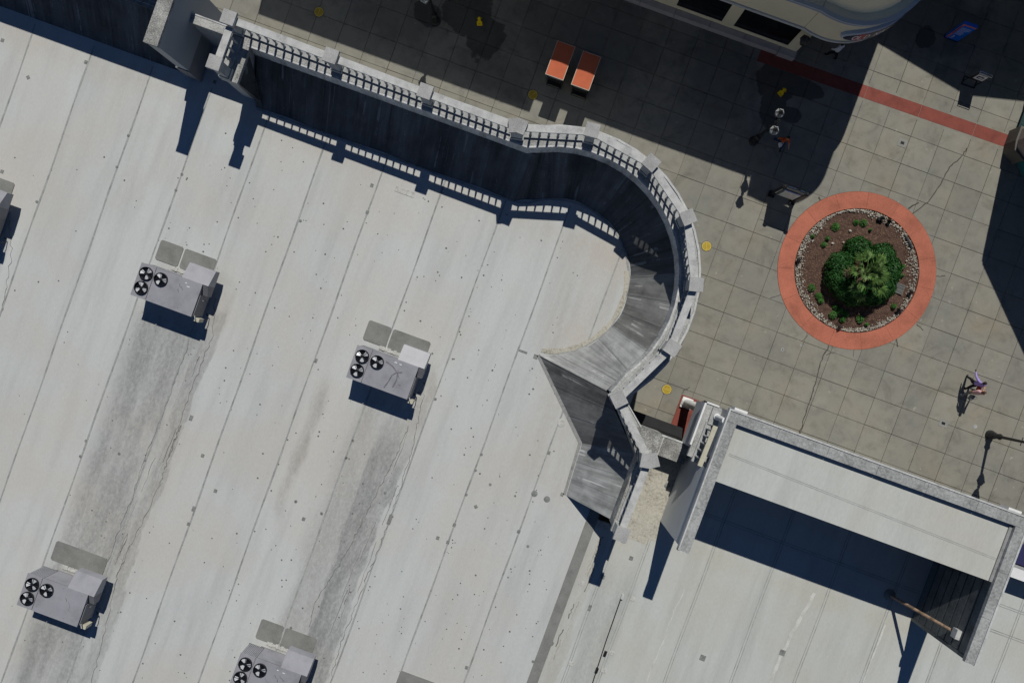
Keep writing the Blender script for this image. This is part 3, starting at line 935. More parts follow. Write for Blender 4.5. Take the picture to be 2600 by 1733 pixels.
for pth in ([(545, 755), (540, 850), (515, 915), (478, 1010), (455, 1085), (430, 1155), (405, 1230), (362, 1325), (325, 1395), (290, 1480), (268, 1600), (232, 1733)],
            [(482, 870), (447, 960), (420, 1030), (366, 1170), (336, 1262), (296, 1362), (275, 1425)],
            [(1078, 1000), (1064, 1060), (1046, 1140), (1018, 1232), (985, 1325), (960, 1400), (925, 1480), (890, 1570), (856, 1660), (838, 1733)],
            [(1040, 1080), (1000, 1170), (965, 1235), (930, 1300), (895, 1375), (850, 1450), (800, 1530), (785, 1590)], [(22, 560), (30, 640), (18, 720), (5, 790)]):
    wrinkle(pth, 0.013, M_GRIME, 9, 0.06)
for k_ in range(26):
    x0, y0 = random.choice(((455, 1080), (420, 1180), (370, 1290), (330, 1380), (300, 1440), (505, 930)))
    x0 += random.uniform(-28, 12); y0 += random.uniform(-30, 30); L_ = random.uniform(40, 130)
    wrinkle([(x0, y0), (x0 - L_ * 0.36, y0 + L_ * 0.92)], random.uniform(0.006, 0.014), random.choice((M_GRIME, M_PATCHL, M_PATCHL)), 5, 0.04)
for k_ in range(12):
    x0, y0 = random.uniform(880, 1040), 0
    y0 = 1100 + (1040 - x0) * 2.7 + random.uniform(-60, 60); L_ = random.uniform(40, 150)
    wrinkle([(x0, y0), (x0 - L_ * 0.36, y0 + L_ * 0.92)], random.uniform(0.006, 0.012), random.choice((M_GRIME, M_PATCHL)), 5, 0.04)
for k_ in range(14):
    y0 = random.uniform(1330, 1700); x0 = 1537 - (y0 - 1320) * 0.42 + random.uniform(5, 30); L_ = random.uniform(20, 90)
    wrinkle([(x0, y0), (x0 - L_ * 0.36, y0 + L_ * 0.92)], random.uniform(0.01, 0.03), random.choice((M_GRIME, M_PATCHL, M_YELLOW)), 5, 0.05)
rnd = random.Random(21)
bm = BM()
cnt = 0
while cnt < 480:
    px, py = rnd.uniform(20, 1480), rnd.uniform(330, 1730)
    p = at(px, py, RZ)
    if rnd.random() < 0.75: p.x = -32.25 + 0.9833 * round((p.x + 32.25) / 0.9833) + rnd.gauss(0, 0.09) + 0.25
    if p.x > 5.6 or p.y > 5.0 or math.hypot(p.x - 0.5, p.y - 3) < 0 or (p.x < -18 and rnd.random() < 0.75) or (p.x > 3.4 and p.y > -7.5): continue
    if rnd.random() < 0.5 and p.y < -8 and p.x < -10: continue
    r = rnd.choice((0.02, 0.026, 0.034, 0.045)) * rnd.uniform(0.75, 1.1)
    lathe(bm, [(r, RZ + 0.002), (r * 0.7, RZ + 0.018), (r * 0.3, RZ + 0.012)], 7, p.x, p.y)
    cnt += 1
obj('fastener_dimples', bm, M_DOT, store, kind='stuff')
def pad(x0, x1, y0, y1):
    bm = BM(); c = 0.07
    prism(bm, [(x0 + c, y0), (x1 - c, y0), (x1, y0 + c), (x1, y1 - c), (x1 - c, y1), (x0 + c, y1), (x0, y1 - c), (x0, y0 + c)], RZ + 0.002, RZ + 0.03)
    obj('walkway_pad', bm, M_PAD, store)
for (dx, dy) in ((0, 0), (10.5, -0.2), (10.5, -15.22), (-10.2, 0.12)):
    pad(-17.35 + dx, -16.22 + dx, -2.6 + dy, -1.63 + dy)
    pad(-16.13 + dx, -14.56 + dx + (0.3 if dx > 0 and dy > -5 else 0), -2.6 + dy, -1.64 + dy)
pad(-17.26, -14.67, -17.68, -16.73)
pad(0.15, 2.75, -17.85, -16.88)

# ---------------------------------------------------------------- far left: tall wing wall and its neighbours
wing = thing('wing_wall', 'tall blue-grey wing wall with weathered coping at the upper left of the roof', 'wall', (-18.3, 7.5, 0))
bm = BM(); box(bm, -18.6, -18.06, 5.98, 9.2, RZ - 0.2, 9.86); obj('wall', bm, M_GREYP, wing)
bm = BM(); box(bm, -18.64, -18.02, 5.94, 8.15, 9.861, 10.0); obj('coping', bm, M_LEDGE2, wing)
bm = BM(); box(bm, -18.70, -18.055, 5.93, 7.7, RZ - 0.1, 7.25); obj('membrane_upstand', bm, M_CABD, wing)
bm = BM(); box(bm, -18.05, -16.1, 7.74, 8.1, LZ - 0.4, LZ); obj('front_coping', bm, M_LEDGE, store)
bm = BM(); box(bm, -18.05, -16.1, 8.102, 8.16, LZ - 0.2, LZ + 0.02); obj('ledge_moulding', bm, M_MOULD, store)
bm = BM(); box(bm, -18.05, -15.96, 7.76, 8.02, 0, LZ - 0.401); obj('wall', bm, M_WALL, store)
rw = [((-18.65 - 1.9 * k, 6.07, RZ), (-18.65 - 1.9 * k, 7.92, 7.6), 100 - 1.9 * k) for k in range(8)]
slope('parapet_back_sheet', rw, M_SLOPE)
bm = BM(); box(bm, -32, -18.61, 7.92, 8.74, 7.3, 7.62); obj('inner_coping', bm, M_COPE, store)
for y_ in (8.06, 8.24):
    bm = BM(); box(bm, -32, -18.61, y_, y_ + 0.02, 7.62, 7.65); obj('coping_rib', bm, M_MOULD, store)
bm = BM(); box(bm, -32, -18.61, 8.75, 9.15, 0, 9.9); obj('front_screen_wall', bm, M_GREYP, store)
# ---------------------------------------------------------------- the tower store at the lower right
tower = thing('tower_store', 'store with pale green-white roof and a tall hollow front tower open at the back', 'building', (15, -6, 0))
TZ = 10.0
for a, b in zip([6.42, 9.06, 12.0, 14.9, 17.72, 20.62, 23.5, 26.4, 29.3], [9.06, 12.0, 14.9, 17.72, 20.62, 23.5, 26.4, 29.3, 33]):
    bm = BM()
    top = -7.0 if a < 9 else (-0.6 if b < 22 else -2.6)
    box(bm, a, b, -30, top, RZ - 0.25, RZ - 0.004)
    obj('roof_sheet', bm, M_ROOF2, tower)
for s in (7.5, 9.06, 12.0, 14.9, 17.72, 20.62, 23.5, 26.4):
    for dx in (-0.055, 0.055):
        y1 = -0.9 if 9.5 < s < 21.8 else (-7 if s < 9.5 else -3)
        strip_path('roof_seam', [(s + dx + 0.012 * math.sin(k * 0.7 + s), -30 + (y1 + 30) * k / 40) for k in range(41)], 0.03, M_SEAM, RZ + 0.004, tower)
for yy in (-4.95, -5.06):
    strip_path('roof_seam', [(9.7 + k * 0.6, yy) for k in range(21)], 0.03, M_SEAM, RZ + 0.006, tower)
for yy in (-5.45, -5.55, -4.2, -4.3):
    strip_path('roof_seam', [(22.3 + k * 0.6, yy) for k in range(15)], 0.03, M_SEAM, RZ + 0.006, tower)
# stained fill rising from the roof to the ledge, between the short balustrade and the tower
bm = BM()
prism(bm, [(7.16, -7.0), (9.33, -7.0), (9.33, -3.0), (7.16, -3.0)], RZ - 0.2, [RZ + 0.004, RZ + 0.004, RZ + 0.02, RZ + 0.02]); obj('stained_fill', bm, M_YELLOW, tower)
bm = BM(); box(bm, 6.42, 9.06, -7.3, -6.98, RZ - 0.2, RZ - 0.001); obj('roof_sheet', bm, M_YELLOW, tower)
# tower walls
bm = BM(); box(bm, 11.4, 22.0, -0.36, -0.06, 0.0, 5.2); box(bm, 9.32, 22.0, -0.36, -0.06, 5.2, TZ - 0.16); obj('front_wall', bm, M_WALL, tower)
bm = BM(); box(bm, 9.34, 9.58, -6.05, -0.37, RZ - 0.1, TZ - 0.16); obj('side_wall', bm, M_PALEP, tower)
bm = BM(); box(bm, 21.86, 22.02, -6.2, -0.37, RZ - 0.1, TZ - 0.16); obj('side_wall', bm, M_DARKM, tower)
for k in range(8):
    z = RZ + 0.02 + 0.475 * k
    bm = BM(); box(bm, 21.80, 21.861, -6.2, -0.5, z, z + 0.42); obj('siding_board', bm, M_DARKM, tower)
# copings
def coping_run(name, x0, x1, y0, y1, n, dz=0.0):
    along_x = (x1 - x0) > (y1 - y0)
    for k in range(n):
        bm = BM()
        if along_x: box(bm, x0 + (x1 - x0) * k / n + 0.006, x0 + (x1 - x0) * (k + 1) / n - 0.006, y0, y1, TZ - 0.16, TZ + dz + random.uniform(-0.003, 0.003))
        else: box(bm, x0, x1, y0 + (y1 - y0) * k / n + 0.006, y0 + (y1 - y0) * (k + 1) / n - 0.006, TZ - 0.16, TZ + dz + random.uniform(-0.003, 0.003))
        obj(name, bm, M_TCOPE, tower)
coping_run('side_coping', 9.19, 9.62, -6.12, -0.48, 3)
coping_run('side_coping', 21.72, 22.12, -6.42, -0.48, 3)
coping_run('front_coping', 9.19, 22.12, -0.478, -0.02, 6)
for (x0, x1, y0, y1) in ((9.13, 22.2, -0.018, 0.05), (9.13, 9.188, -6.14, -0.02), (22.122, 22.2, -6.44, -0.02), (9.13, 9.62, -6.17, -6.122)):
    bm = BM(); box(bm, x0, x1, y0, y1, TZ - 0.2, TZ + 0.03); obj('coping_moulding', bm, M_MOULD, tower)
# canopy roof inside the tower
bm = BM(); box(bm, 9.6, 21.84, -2.98, -0.48, TZ - 0.5, TZ - 0.20); obj('tower_roof', bm, M_ROOF2, tower)
for dy in (0, 0.07):
    strip_path('roof_seam', [(9.8 + k * 0.5, -1.72 - 0.012 * k - dy) for k in range(25)], 0.02, M_SEAM, TZ - 0.195, tower)
bm = BM(); box(bm, 21.6, 21.72, -2.98, -0.5, TZ - 0.20, TZ - 0.14); obj('roof_edge_flashing', bm, M_COPE, tower)
# rust-streaked raking brace and its foot
bm = BM(); tube(bm, [(20.45, -5.59, RZ + 0.05), (21.8, -5.63, 9.05)], 0.075, 10); obj('raking_brace', bm, M_RUST, tower)
bm = BM(); lathe(bm, [(0.28, RZ + 0.0), (0.26, RZ + 0.05), (0.12, RZ + 0.12)], 14, 20.45, -5.59); obj('brace_foot', bm, M_PAD, tower)
bm = BM(); box(bm, 21.6, 21.85, -5.83, -5.43, 8.9, 9.2); obj('brace_plate', bm, M_RAIL, tower)
bm = BM(); box(bm, 21.78, 22.1, -6.36, -6.22, RZ, TZ - 0.17); obj('end_post', bm, M_DARKM, tower)
# white brackets on the front
for x in (9.7, 21.7):
    bm = BM(); box(bm, x - 0.28, x + 0.28, 0.06, 0.16, 9.2, 9.7); obj('bracket', bm, M_WHITE, tower)
# side bay: cornice, panel, columns, little balustrade
bm = BM(); box(bm, 8.66, 9.33, -2.14, -0.12, 6.75, LZ - 0.2); obj('bay_wall', bm, M_PALEP, tower)
bm = BM(); box(bm, 8.62, 9.33, -2.5, -0.08, LZ - 0.2, LZ - 0.02); obj('bay_ledge', bm, M_LEDGE, tower)
for (x0, x1, y0, y1) in ((8.54, 8.618, -2.0, -0.01), (8.54, 9.18, -0.078, -0.008)):
    bm = BM(); box(bm, x0, x1, y0, y1, LZ - 0.24, LZ + 0.03); obj('bay_moulding', bm, M_WHITE, tower)
bm = BM(); box(bm, 8.93, 9.33, -0.9, -0.14, LZ - 0.02, LZ + 0.12); obj('column_plinth', bm, M_STONE, tower)
bm = BM(); lathe(bm, [(0.15, LZ + 0.12), (0.15, LZ + 0.2), (0.12, LZ + 0.22), (0.11, 9.75), (0.14, 9.8)], 18, 9.2, -0.5); obj('column', bm, M_WHITE, tower, smooth=False)
run((9.0, -0.75), (8.95, -2.75), 5, 0.10, M_TAN, tower, LZ - 0.02, 0.1)
bm = BM(); box(bm, 9.12, 9.3, -2.42, -2.2, LZ - 0.02, 9.25); obj('stub_pier', bm, M_CAP, tower)
# ground floor porch: red floor, plinth and white column
bm = BM(); prism(bm, [(9.62, -2.5), (11.2, -2.5), (11.2, -0.12), (9.62, -0.12)], -0.02, 0.022); obj('porch_floor', bm, M_RED, tower)
bm = BM(); box(bm, 9.71, 10.3, -0.78, -0.19, 0.022, 0.16); obj('column_plinth', bm, M_WHITE, tower)
bm = BM(); lathe(bm, [(0.28, 0.16), (0.28, 0.26), (0.235, 0.30), (0.225, 2.5), (0.19, 5.1)], 20, 10.0, -0.48); obj('column', bm, M_WHITE, tower)
bm = BM(); box(bm, 9.34, 11.4, -2.6, -2.45, 0, 5.1); obj('porch_back_wall', bm, M_BLACK, tower)
# grey hipped panel against the tower side
bm = BM()
box(bm, 9.2, 9.338, -6.02, -2.63, RZ - 0.1, 9.62); obj('side_panel', bm, M_PALEP, tower)
# parapet to the right of the tower
bm = BM(); box(bm, 22.21, 33, -2.72, -2.36, 0, 6.9); obj('parapet_wall', bm, M_WALL, tower)
bm = BM(); box(bm, 22.21, 33, -2.76, -2.30, 6.901, 7.0); obj('parapet_coping', bm, M_WHITE, tower)
bm = BM(); prism(bm, [(22.21, -2.3), (33, -2.3), (33, -1.3), (22.21, -1.3)], 3.2, [4.2, 4.2, 3.3, 3.3]); obj('awning', bm, plain('navy_awning', (0.01, 0.01, 0.06), 0.8), tower)
for q in ((950, 675), (997, 783), (820, 900)): patch(*S8(*q), 0.09, 0.09, par=tower)
patch(*S8(737, 1095), 0.07, 0.14, par=tower)
for q in ((180, 1430), (613, 1402)): patch(*S7(*q), 0.13, 0.13, par=tower)
for q in ((685, 940), (875, 1380), (825, 1490), (1008, 1040), (618, 1445)): patch(*S8(*q), 0.12, 0.09, par=tower, m=M_PATCHL)
patch(1694, 1232, 0.13, 0, 'round', z=6.03, par=tower)
# cable with its clamps along the roof
A, B = at(1577.5, 1514, RZ), at(1500, 1745, RZ)
bm = BM(); tube(bm, [(A.x, A.y, RZ + 0.05), (A.x + 0.04, (A.y + B.y) / 2, RZ + 0.04), (B.x, B.y, RZ + 0.05)], 0.022, 6)
cable = tag(obj('roof_cable', bm, M_IRON), 'thin black cable running down the pale roof from a small bracket', 'cable')
for q in ((940, 1023), (833, 1378), (780, 1483)):
    p = at(*S8(*q), RZ); bm = BM(); box(bm, p.x - 0.06, p.x + 0.06, p.y - 0.11, p.y + 0.11, RZ, RZ + 0.1); obj('clamp', bm, M_IRON if q[0] < 900 else M_RAIL, cable)

# ---------------------------------------------------------------- packaged roof units
def make_unit(seed):
    ru = random.Random(seed)
    e = thing('rooftop_unit', 'x', 'air conditioner', (0, 0, 0), local=True, group='rooftop air conditioning units')
    # local origin: middle of the cabinet foot; x to the right, y up the roof
    bm = BM(); box(bm, -0.95, 1.3, -0.68, 0.68, 0.0, 0.22); obj('curb', bm, M_CABD, e)
    bm = BM(); box(bm, -0.72, 1.44, -0.78, 0.78, 0.22, 1.27); cab = obj('cabinet', bm, M_CAB, e)
    bm = BM(); box(bm, -0.735, 1.46, -0.80, 0.80, 1.271, 1.30); top = obj('top_panel', bm, M_CAB, e)
    bm = BM()   # condenser end, narrower at its foot
    prism(bm, [(-1.46, -0.76), (-0.725, -0.76), (-0.725, 0.76), (-1.46, 0.76)], 0.24, 1.26); obj('condenser', bm, M_CABD, e)
    bm = BM(); box(bm, -1.48, -0.765, -0.80, 0.80, 1.262, 1.292); obj('condenser_top', bm, M_CAB, e)
    for k in range(9):      # coil guard louvres on the upper side
        x = -1.42 + 0.075 * k
        bm = BM(); box(bm, x, x + 0.055, 0.761, 0.785, 0.3, 1.22); obj('louvre', bm, M_CAB, e)
    bm = BM(); box(bm, -1.485, -0.75, 0.70, 0.76, 0.24, 0.3); obj('coil_tray', bm, M_CABD, e)
    for (x, y) in ((-1.1, 0.38), (-1.1, -0.32), (-0.38, 0.36)):
        z = 1.292 if x < -0.8 else 1.30
        bm = BM()
        n = 20
        H_ = 0.085
        for k in range(n):
            a0, a1 = 2 * math.pi * k / n, 2 * math.pi * (k + 1) / n
            for (r0, z0, r1, z1) in ((0.315, z + 0.002, 0.31, z + H_), (0.31, z + H_, 0.292, z + H_), (0.292, z + H_, 0.288, z - 0.001)):
                poly(bm, [(x + r0 * math.cos(a0), y + r0 * math.sin(a0), z0), (x + r0 * math.cos(a1), y + r0 * math.sin(a1), z0), (x + r1 * math.cos(a1), y + r1 * math.sin(a1), z1), (x + r1 * math.cos(a0), y + r1 * math.sin(a0), z1)])
        fan = obj('fan_ring', bm, M_IRON, e, fix=False)
        bm = BM(); lathe(bm, [(0.289, z + 0.003), (0.288, z + 0.005)], 20, x, y); obj('fan_well', bm, M_GLASS, fan)
        bm = BM(); lathe(bm, [(0.08, z + 0.006), (0.08, z + 0.06), (0.05, z + 0.068)], 12, x, y); obj('motor', bm, M_IRON, fan)
        ph = ru.uniform(0, 120)
        for b_ in range(3):
            a = R(ph + 120 * b_)
            ps = []
            for (r, da) in ((0.075, -0.45), (0.255, -0.42), (0.275, 0.0), (0.262, 0.42), (0.085, 0.42)):
                ps.append((x + r * math.cos(a + da), y + r * math.sin(a + da), z + 0.042 + 0.30 * r * math.sin(da)))
            bm = BM(); poly(bm, ps)
            r_ = bmesh.ops.extrude_face_region(bm, geom=bm.faces[:])
            bmesh.ops.translate(bm, verts=[v for v in r_['geom'] if isinstance(v, bmesh.types.BMVert)], vec=(0, 0, 0.003))
            obj('fan_blade', bm, M_BLADE, fan)
        for b_ in range(4):
            a = R(10 + ph + 90 * b_)
            bm = BM(); tube(bm, [(x + 0.06 * math.cos(a), y + 0.06 * math.sin(a), z + 0.09), (x + 0.34 * math.cos(a), y + 0.34 * math.sin(a), z + 0.088)], 0.007, 5); obj('guard_rod', bm, M_IRON, fan)
    # fresh air hood with sloping top
    bm = BM()
    prism(bm, [(0.45, 0.801), (1.72, 0.801), (1.72, 1.55), (0.45, 1.55)], 0.62, [1.28, 1.28, 1.02, 1.02]); obj('air_hood', bm, M_CAB, e)
    bm = BM(); prism(bm, [(1.46, 0.30), (1.72, 0.30), (1.72, 0.80), (1.46, 0.80)], 0.62, [1.0, 1.0, 1.26, 1.26]); obj('hood_cheek', bm, M_CABD, e)
    bm = BM(); prism(bm, [(1.441, -0.74), (1.50, -0.74), (1.50, 0.28), (1.441, 0.28)], 0.3, 1.2); obj('access_door', bm, M_CABD, e)
    bm = BM(); box(bm, 1.50, 1.52, 0.02, 0.06, 0.6, 0.9); obj('door_handle', bm, M_SILVER, e)
    bm = BM(); box(bm, 1.46, 1.72, -0.98, -0.80, 0.55, 1.0); obj('disconnect_box', bm, M_TAN, e)
    bm = BM(); tube(bm, [(1.55, -0.86, 1.0), (1.58, -0.86, 1.12), (1.53, -0.74, 1.14), (1.47, -0.7, 1.05)], 0.022, 8); obj('conduit', bm, M_RAIL, e)
    bm = BM(); tube(bm, [(1.66, -0.9, 0.55), (1.72, -0.86, 0.3), (1.7, -0.74, 0.05), (1.5, -0.6, 0.02)], 0.02, 8); obj('gas_pipe', bm, M_IRON, e)
    for q in range(9):
        bm = BM(); w_ = 0.06 + 0.03 * math.sin(q * 2.7); box(bm, -0.75 + 0.14 * q, -0.61 + 0.14 * q, 0.86 - w_ * 0.4, 0.95 + w_, 0.0, 0.045 + 0.012 * math.sin(q * 1.9)); obj('caulk_lump', bm, M_PATCHL, e)
    bm = BM(); box(bm, -0.72, 0.42, 0.80, 0.803, 0.3, 1.2); obj('side_door', bm, M_CAB, e)
    for (x, y) in ((-0.6, -0.55), (0.1, -0.6), (0.75, -0.62), (1.2, 0.66), (0.3, 0.7)):
        bm = BM(); lathe(bm, [(0.012, 1.30), (0.01, 1.308)], 6, x, y); obj('screw', bm, M_IRON, e)
    for q in range(ru.choice((0, 2, 3))):
        sx_, sy_ = ru.uniform(-0.1, 1.1), ru.uniform(0.35, 0.72)
        bm = BM(); box(bm, sx_, sx_ + ru.uniform(0.06, 0.16), sy_, sy_ + 0.035, 1.3005, 1.303); obj('sticker', bm, M_PRINT, e)
    for q in range(ru.choice((2, 3, 4))):
        x_, y_ = ru.uniform(-0.1, 1.0), ru.uniform(-0.5, 0.5)
        pts_ = [(x_, y_)]
        for w in range(5): pts_.append((pts_[-1][0] + ru.uniform(-0.02, 0.11), pts_[-1][1] + ru.uniform(-0.12, 0.03)))
        strip_path('scuff', pts_, ru.uniform(0.012, 0.035), M_SCUFF, 1.3025 + 0.0006 * q, e)
    return e
ULAB = ['grey rooftop unit with three fans, between the left edge and the middle unit', 'grey rooftop unit with dark scuff marks on its top, nearest the turret', 'grey rooftop unit with slatted coil side at the lower left corner',
        'grey rooftop unit cut by the bottom edge of the photo', 'rooftop unit mostly cut off by the left edge']
for k, (x, y) in enumerate(((-15.68, -3.62), (-5.22, -3.78), (-15.85, -18.7), (-5.48, -18.75), (-25.9, -3.5))):
    u = make_unit(40 + k)
    u.scale = (1, 0.97, 1)
    if k == 1:
        for q_, pp_ in enumerate(([(0.0, 0.52), (0.35, 0.42), (0.62, 0.22), (0.85, 0.3)], [(0.62, 0.22), (0.45, 0.02), (0.4, -0.3), (0.3, -0.65)], [(0.66, 0.2), (0.72, -0.1), (0.66, -0.5)])):
            strip_path('scuff', pp_, 0.06, M_SCUFF, 1.306 + 0.001 * q_, u)
    u.location = (x, y, RZ)
    u['label'] = ULAB[k]

M_DRIP = mottled('pale_dried_drip', (0.56, 0.565, 0.53), 0.15, 2.0, 20, 0.8)
for pth, w in (([(1955, 1733), (1980, 1670), (2010, 1610), (2040, 1555), (2068, 1505)], 0.16), ([(2190, 1733), (2205, 1690), (2222, 1650), (2248, 1585)], 0.08), ([(1690, 1600), (1712, 1550), (1738, 1495)], 0.05), ([(1640, 1733), (1665, 1670), (1690, 1615)], 0.05)):
    strip_path('dried_drip', wob(pth, RZ, 5, 0.03), w, M_DRIP, RZ + 0.003, tower)
# ---------------------------------------------------------------- cream corner store at the top
shop = thing('corner_store', 'cream store with a rounded corner and an oval name sign above its entrance', 'building', (3, 24, 0))
RC = Vector((9.05, 21.8, 0)); RR = 3.07
def rc(r, a): return (RC.x + r * math.cos(R(a)), RC.y + r * math.sin(R(a)))
ARC = list(range(-96, 1, 6))
# ground floor wall with stone base and big dark windows
WIN = [(-2.6, 0.6), (1.9, 4.5), (5.18, 8.3)]
xs = [-20.3, -2.6, 0.6, 1.9, 4.5, 5.18, 8.3, 8.92]
solid = [(-20.3, -2.6), (0.6, 1.9), (4.5, 5.18), (8.3, 8.92)]
for a, b in solid:
    bm = BM(); box(bm, a, b, 19.55, 19.95, 0.42, 4.0); obj('wall', bm, M_CREAM, shop)
for a, b in WIN:
    bm = BM(); box(bm, a, b, 19.552, 19.95, 0.42, 0.72); obj('wall', bm, M_CREAM, shop)
    bm = BM(); box(bm, a, b, 19.552, 19.95, 3.85, 4.0); obj('lintel', bm, M_CREAM, shop)
    bm = BM(); box(bm, a, b, 19.58, 19.68, 0.72, 3.85); w = obj('window', bm, M_GLASS, shop)
    bm = BM(); box(bm, a, b, 19.56, 19.63, 0.72, 0.78); obj('sill', bm, M_IRON, w)
for k in range(14):
    a = 8.0 - 2.0 * (k + 1)
    bm = BM(); box(bm, a + 0.01, a + 1.99, 19.22, 19.549, 0.0, 0.40); obj('base_stone', bm, mottled('pale_plinth_stone', (0.42, 0.40, 0.40), 0.08, 2.0) if k == 0 else MATS['pale_plinth_stone'], shop)
bm = BM(); box(bm, 8.02, 8.98, 19.18, 19.548, 0.0, 0.42); obj('base_stone', bm, MATS['pale_plinth_stone'], shop)
bm = BM(); box(bm, 8.52, 8.93, 19.96, 23.0, 0.0, 4.0); obj('entrance_side_wall', bm, M_CREAM, shop)
bm = BM(); box(bm, 8.93, 12.0, 23.0, 23.3, 0.0, 4.0); obj('entrance_doors', bm, M_GLASS, shop)
bm = BM(); box(bm, -20.3, 8.5, 19.96, 30, 0.0, 3.9); obj('body', bm, M_CREAM, shop)
# upper storey: straight front and drum corner
top_out = [(-20.3, 18.86), (-12, 18.86), (-4, 18.86), (4, 18.86), (8.0, 18.86), (8.35, 18.80)] + [rc(RR, a) for a in ARC] + [(12.12, 30)]
bm = BM(); prism(bm, [(-4.75, 18.88), (8.0, 18.88), (8.0, 30), (-4.75, 30)], 4.001, 6.15); obj('upper_wall', bm, M_CREAM, shop)
bm = BM(); prism(bm, [(-4.75, 19.2), (8.0, 19.2), (8.0, 30), (-4.75, 30)], 6.151, 7.82); obj('set_back_parapet', bm, M_CREAM, shop)
bm = BM(); prism(bm, [(-20.8, 18.88), (-4.76, 18.88), (-4.76, 30), (-20.8, 30)], 4.001, 8.32); obj('taller_wing', bm, M_CREAM, shop)
bm = BM()
prism(bm, [(8.02, 18.87), (8.4, 18.79)] + [rc(RR, a) for a in ARC] + [(12.12, 30), (8.02, 30)], 4.0, 6.16); obj('drum', bm, M_CREAM, shop)
bm = BM()
prism(bm, [(8.02, 19.21), (8.4, 19.2)] + [rc(2.66, a) for a in ARC] + [(11.71, 30), (8.02, 30)], 6.161, 8.98); obj('upper_drum', bm, M_CREAM, shop)
def offset_path(d):
    return [(-20.3, 18.86 - d), (-12, 18.86 - d), (-4, 18.86 - d), (4, 18.86 - d), (8.0, 18.86 - d), (8.38, 18.78 - d)] + [rc(RR + d, a) for a in ARC] + [(12.12 + d, 30)]
bm = BM(); band(bm, offset_path(0.06), offset_path(-0.05), 3.97, 4.12); obj('lower_trim', bm, mottled('pale_blue_trim', (0.55, 0.57, 0.56), 0.05, 1.0), shop)
bm = BM(); band(bm, offset_path(0.10), offset_path(-0.05), 5.9, 6.12); obj('band_moulding', bm, M_BAND, shop)
bm = BM(); band(bm, offset_path(0.16), offset_path(-0.05), 6.12, 6.18); obj('band_lip', bm, MATS['pale_blue_trim'], shop)
bm = BM(); box(bm, 7.05, 8.1, 19.17, 19.199, 6.6, 7.2); obj('wall_plate', bm, M_CREAM, shop)
# oval sign wrapped round the drum: white rim, navy field with crimson, letters
def wrap(a, z, d): p = rc(RR + d, a); return (p[0], p[1], z)
def oval(a_mid, z_mid, ha, hz, d0, d1, m, name, par, n=28):
    bm = BM()
    f, b = [], []
    for k in range(n):
        t = 2 * math.pi * k / n
        f.append(bm.verts.new(wrap(a_mid + ha * math.cos(t), z_mid + hz * math.sin(t), d1)))
        b.append(bm.verts.new(wrap(a_mid + ha * math.cos(t), z_mid + hz * math.sin(t), d0)))
    # front as strips so that it follows the curve
    for k in range(n // 2 - 1):
        i, j = k, n - 1 - k
        i2, j2 = k + 1, n - 2 - k
        if k == 0:
            bm.faces.new((f[0], f[1], f[n - 1]))
            i, j, i2, j2 = 1, n - 1, 2, n - 2
        if i2 < j2:
            try: bm.faces.new((f[i], f[i2], f[j2], f[j]))
            except ValueError: pass
        elif i2 == j2:
            try: bm.faces.new((f[i], f[i2], f[j]))
            except ValueError: pass
    for k in range(n):
        bm.faces.new((f[k], b[k], b[(k + 1) % n], f[(k + 1) % n]))
    return obj(name, bm, m, par)
def oval2(a_mid, z_mid, ha, hz, d0, d1, m, name, par, n=26):
    """curved oval plate: columns of quads between its lower and upper edge"""
    bm = BM()
    lo, hi, lob, hib = [], [], [], []
    for k in range(n + 1):
        s = -1 + 2 * k / n
        h = hz * math.sqrt(max(0.0, 1 - s * s)) + 0.004
        a = a_mid + ha * s
        lo.append(bm.verts.new(wrap(a, z_mid - h, d1))); hi.append(bm.verts.new(wrap(a, z_mid + h, d1)))
        lob.append(bm.verts.new(wrap(a, z_mid - h, d0))); hib.append(bm.verts.new(wrap(a, z_mid + h, d0)))
    for k in range(n):
        bm.faces.new((lo[k], lo[k + 1], hi[k + 1], hi[k]))
        bm.faces.new((lob[k], lo[k], hi[k], hib[k])) if k == 0 else None
        bm.faces.new((lob[k], lob[k + 1], lo[k + 1], lo[k]))
        bm.faces.new((hi[k], hi[k + 1], hib[k + 1], hib[k]))
    return obj(name, bm, m, par)
sign = oval2(-50, 4.95, 31, 0.52, 0.0, 0.16, mottled('pale_blue_sign_rim', (0.42, 0.5, 0.6), 0.04, 1.0), 'name_sign', shop)
oval2(-50, 4.90, 29.5, 0.42, 0.1, 0.175, M_PRINT, 'sign_edge', sign)
oval2(-50, 4.90, 28.5, 0.385, 0.12, 0.185, M_NAVY, 'sign_face', sign)
oval2(-64, 4.90, 5.0, 0.35, 0.13, 0.19, M_CRIM, 'sign_swash', sign)
LET = {'O': [((.5 + .5 * math.cos(t * math.pi / 5), .5 + .5 * math.sin(t * math.pi / 5)), (.5 + .5 * math.cos((t + 1) * math.pi / 5), .5 + .5 * math.sin((t + 1) * math.pi / 5))) for t in range(10)],
       'L': [((0, 1), (0, 0)), ((0, 0), (.8, 0))], 'D': [((0, 0), (0, 1)), ((0, 1), (.6, .9)), ((.6, .9), (.9, .5)), ((.9, .5), (.6, .1)), ((.6, .1), (0, 0))],
       'N': [((0, 0), (0, 1)), ((0, 1), (.8, 0)), ((.8, 0), (.8, 1))], 'A': [((0, 0), (.45, 1)), ((.45, 1), (.9, 0)), ((.2, .4), (.7, .4))],
       'V': [((0, 1), (.45, 0)), ((.45, 0), (.9, 1))], 'Y': [((0, 1), (.45, .5)), ((.9, 1), (.45, .5)), ((.45, .5), (.45, 0))]}
a_ = -70.0
